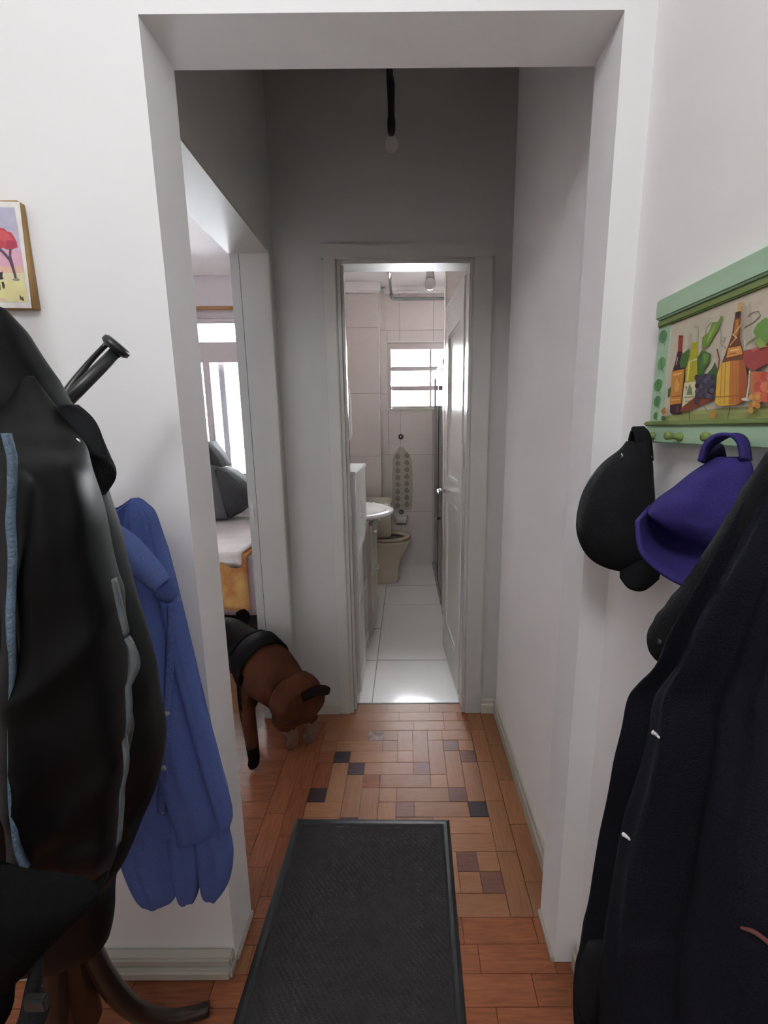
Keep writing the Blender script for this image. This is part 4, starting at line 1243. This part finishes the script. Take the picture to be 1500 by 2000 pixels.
# wine glass, fruit and leaves
P.poly([(1034, 1000), (1100, 985), (1300, 930), (1310, 1010), (1250, 1120), (1120, 1182), (1060, 1150), (1026, 1070)], (166, 62, 58))
P.poly([(1100, 985), (1300, 930), (1300, 950), (1110, 1010)], (196, 96, 84))
P.line([(1045, 900), (1036, 1000)], 6, (226, 222, 210))
P.line([(1090, 1180), (1082, 1300), (1062, 1425)], 13, (228, 220, 204))
P.ell(1066, 1440, 54, 16, (206, 200, 180))
P.poly([(1090, 1200), (1150, 1180), (1150, 1400), (1085, 1390)], (188, 118, 70))
for k in range(12):
    P.ell(1175 + (k % 4) * 60, 1240 + (k // 4) * 90, 46, 52, ((206, 98, 62), (190, 78, 54), (216, 122, 80))[k % 3])
for k in range(7):
    P.ell(1110 + (k % 3) * 32, 1420 + (k // 3) * 60 + (k % 2) * 18, 24, 28, ((214, 158, 76), (196, 134, 60))[k % 2])
P.poly([(1130, 830), (1165, 760), (1240, 700), (1320, 720), (1300, 900), (1209, 970), (1150, 940), (1160, 870)], (110, 156, 70))
P.poly([(1145, 900), (1200, 880), (1260, 960), (1190, 980)], (150, 170, 80))
P.poly([(735, 1555), (765, 1530), (790, 1575), (772, 1618), (735, 1612)], (190, 138, 56))
P.line([(665, 1490), (720, 1560)], 8, (110, 124, 60))
P.poly([(280, 1540), (320, 1510), (330, 1570), (290, 1580)], (200, 130, 60))
P.done('still_life_painting', rk)
P = Paint(cv2, (-1, 0, 0))
for x, y, rx, ry, c in ((255, 870, 36, 62, (104, 146, 104)), (243, 1115, 32, 62, (118, 168, 108)), (212, 1310, 34, 56, (96, 150, 84)), (205, 1458, 28, 52, (88, 142, 84)), (190, 1590, 17, 34, (92, 136, 84)), (265, 1612, 20, 22, (84, 130, 74))):
    P.ell(x, y, rx, ry, c, 12, .25)
    P.line([(x - 4, y - ry * .7), (x + 4, y + ry * .9)], 5, (74, 112, 72))
    P.line([(x + 5, y + ry * .9), (x + 20, y + ry * 1.25)], 5, (90, 134, 86))
P.done('painted_leaves', rk)
PEG = []
for y in (.742, .668, .585, .43):
    b = B()
    tube(b, [(.4195, y, 1.385), (.415, y, 1.3852), (.410, y, 1.3856), (.405, y, 1.386), (.400, y, 1.387), (.396, y, 1.387), (.3945, y, 1.387)], [.0065, .0058, .0042, .0048, .0068, .0056, .002], 12, 2)
    obj('peg', b, dgreen_m, rk, True)

bc_ = thing('baseball_hat', 'black baseball cap hanging by its strap at the rack end', 'cap', (.38, .76, 1.25))
C0 = [(862, 1224, 1262, .72, .715, .012), (880, 1208, 1270, .73, .715, .03), (905, 1176, 1276, .745, .715, .05), (935, 1152, 1278, .755, .715, .06), (970, 1135, 1279, .76, .715, .068), (1010, 1127, 1280, .765, .715, .07),
      (1045, 1129, 1282, .765, .715, .068), (1075, 1141, 1284, .76, .715, .06), (1095, 1162, 1284, .755, .715, .048), (1106, 1190, 1276, .745, .715, .03), (1110, 1212, 1250, .735, .715, .01)]
obj('crown', loft(px_rows(C0), 0, 48, 5, .05, 3, .5, .005, (14, 14, 9)), black_cloth, bc_, True)
b = grid_patch([at(1203, 1092, Y=.725), at(1230, 1086, Y=.70), at(1262, 1082, Y=.69), at(1285, 1090, Y=.70)],
               [at(1210, 1128, Y=.70), at(1228, 1150, Y=.67), at(1258, 1154, Y=.66), at(1287, 1132, Y=.675)], 16, 7, Vector((0, -.012, 0)), .004)
obj('brim', b, black_cloth, bc_, True)
b = grid_patch([at(1235, 834, Y=.715), at(1241, 850, Y=.705), at(1244, 872, Y=.70), at(1245, 900, Y=.70)],
               [at(1258, 832, Y=.735), at(1269, 845, Y=.728), at(1274, 866, Y=.722), at(1277, 900, Y=.716)], 20, 5, Vector((-.004, -.004, 0)), .003)
obj('strap', b, black_cloth, bc_, True)
b = grid_patch([at(1236, 833, Y=.72), at(1229, 848, Y=.722), at(1225, 868, Y=.725), at(1222, 884, Y=.73)],
               [at(1256, 832, Y=.738), at(1243, 845, Y=.75), at(1238, 868, Y=.755), at(1236, 886, Y=.757)], 16, 4, Vector((0, 0, 0)), .003)
obj('strap_end', b, black_cloth, bc_, True)
p = at(1264, 893, Y=.704)
b = B(); q0, q1 = at(1246, 893, Y=.704), at(1273, 892, Y=.704); tube(b, [q0, q1], .0014, 8); obj('buckle', b, snap_m, bc_, True)
b = B(); p = at(1216, 890, Y=.688); tube(b, [at(1214, 886, Y=.69), at(1216, 891, Y=.688), at(1213, 894, Y=.69)], .0012, 8); obj('eyelet', b, snap_m, bc_, True)

pc = thing('baseball_hat', 'purple cotton cap hanging in front of the green rack', 'cap', (.37, .56, 1.25))
Q0 = [(893, 1398, 1462, .53, .515, .012), (905, 1376, 1468, .54, .515, .025), (925, 1345, 1473, .555, .515, .038), (950, 1316, 1476, .57, .515, .048), (975, 1282, 1478, .58, .515, .052), (1000, 1268, 1478, .585, .515, .052),
      (1020, 1290, 1476, .575, .515, .048), (1040, 1322, 1470, .565, .515, .04), (1058, 1362, 1460, .55, .515, .026), (1068, 1395, 1440, .54, .515, .01)]
obj('crown', loft(px_rows(Q0), 0, 48, 5, .07, 3, 1.5, .006, (14, 14, 9)), purple_m, pc, True)
b = grid_patch([at(1268, 985, Y=.58), at(1300, 1018, Y=.575), at(1350, 1045, Y=.56), at(1410, 1072, Y=.54)],
               [at(1240, 1018, Y=.535), at(1248, 1078, Y=.515), at(1290, 1122, Y=.505), at(1345, 1152, Y=.495)], 20, 12, Vector((.022, .045, -.012)), .0045)
obj('brim', b, purple_m, pc, True)
b = grid_patch([at(1362, 900, Y=.525), at(1372, 868, Y=.522), at(1395, 848, Y=.518), at(1425, 846, Y=.512), at(1445, 862, Y=.506), at(1452, 895, Y=.50)],
               [at(1372, 905, Y=.55), at(1382, 878, Y=.55), at(1402, 860, Y=.545), at(1436, 845, Y=.535), at(1462, 858, Y=.522), at(1470, 900, Y=.51)], 26, 3, Vector((0, 0, 0)), .004)
obj('strap', b, purple_m, pc, True)
b = grid_patch([at(1376, 898, Y=.56), at(1390, 870, Y=.56), at(1412, 868, Y=.555), at(1420, 895, Y=.55)],
               [at(1380, 925, Y=.57), at(1392, 925, Y=.57), at(1408, 925, Y=.565), at(1420, 925, Y=.56)], 10, 4, Vector((0, 0, 0)), .003)
obj('lining', b, purple_dk, pc, True)  # dark sheet standing in for the shade inside the strap hole

ct = thing('navy_coat', 'long dark navy coat with black collar hanging on the right wall', 'coat', at(1350, 1600, X=.34))
N0 = [(905, 1530, 1660, .345, .36, .015), (960, 1490, 1670, .335, .35, .025), (1030, 1452, 1680, .33, .35, .03), (1120, 1412, 1700, .33, .35, .04), (1220, 1355, 1720, .33, .35, .05), (1290, 1326, 1730, .335, .35, .055), (1330, 1292, 1740, .335, .35, .058), (1365, 1270, 1740, .335, .35, .06), (1430, 1256, 1750, .335, .35, .06),
      (1530, 1230, 1750, .335, .35, .06), (1620, 1203, 1750, .335, .35, .06), (1740, 1180, 1750, .335, .35, .06), (1820, 1164, 1740, .335, .35, .058), (1850, 1158, 1740, .33, .35, .056), (1880, 1150, 1740, .33, .35, .055), (1950, 1142, 1730, .33, .35, .05), (2040, 1146, 1700, .33, .35, .045), (2200, 1165, 1640, .33, .35, .04)]
coat_b = obj('body', loft(px_rows_x(N0), 0, 120, 7, .20, 8, 1.9, .006, (13, 13, 2.2), 2.3, .9, cre=.007, ca_=.5), navy_cloth, ct, True)
C1 = [at(1600, 820, X=.335), at(1530, 918, X=.33), at(1482, 990, X=.325), at(1434, 1066, X=.32), at(1388, 1136, X=.316), at(1346, 1192, X=.313), at(1318, 1228, X=.312), at(1304, 1256, X=.312), at(1302, 1280, X=.315), at(1304, 1290, X=.317)]
b = B(); tube(b, C1, [.017, .018, .018, .0185, .0195, .021, .0225, .0225, .016, .006], 24, 6, flat=((0, -.6, .8), 1.0))
for v in b.verts:
    v.co += Vector((0, 1, .4)) * (.0022 * noise.noise(v.co * 60))
col = obj('collar', b, black_cloth, ct, True, label='black quilted collar flap')
p = on_surface(col, 1288, 1254, 0); b = B(); ball(b, p, .0042, (.6, 1, 1), 12); obj('button', b, hook_m, col, True)
for y0, x0 in ((1434, 1280), (1634, 1223)):
    b = B()
    tube(b, [on_surface(coat_b, x0 - 5, y0 - 4), on_surface(coat_b, x0 + 1, y0), on_surface(coat_b, x0 + 7, y0 + 6)], [.0028, .0022, .0014], 8, 3)
    obj('toggle', b, tag_m, ct, True, label='small white toggle')
b = grid_patch([on_surface(coat_b, 1448, 1808, .004), on_surface(coat_b, 1475, 1815, .004), on_surface(coat_b, 1510, 1840, .004)], [on_surface(coat_b, 1450, 1813, .005), on_surface(coat_b, 1475, 1822, .005), on_surface(coat_b, 1508, 1850, .005)], 8, 3, Vector((0, 0, 0)), .003)
obj('pocket_trim', b, mat('reddish_lining', (.12, .035, .028), .7), ct, True, label='reddish pocket edge')
S0 = [(1835, 1150, 1210, .30, .30, .012), (1870, 1142, 1215, .30, .30, .02), (1930, 1140, 1190, .30, .30, .02), (1975, 1144, 1170, .30, .30, .014), (2000, 1147, 1158, .30, .30, .005)]
obj('hem_fold', loft(px_rows_x(S0), 0, 28, 4, .08, 3, .4, .003), black_cloth, ct, True)
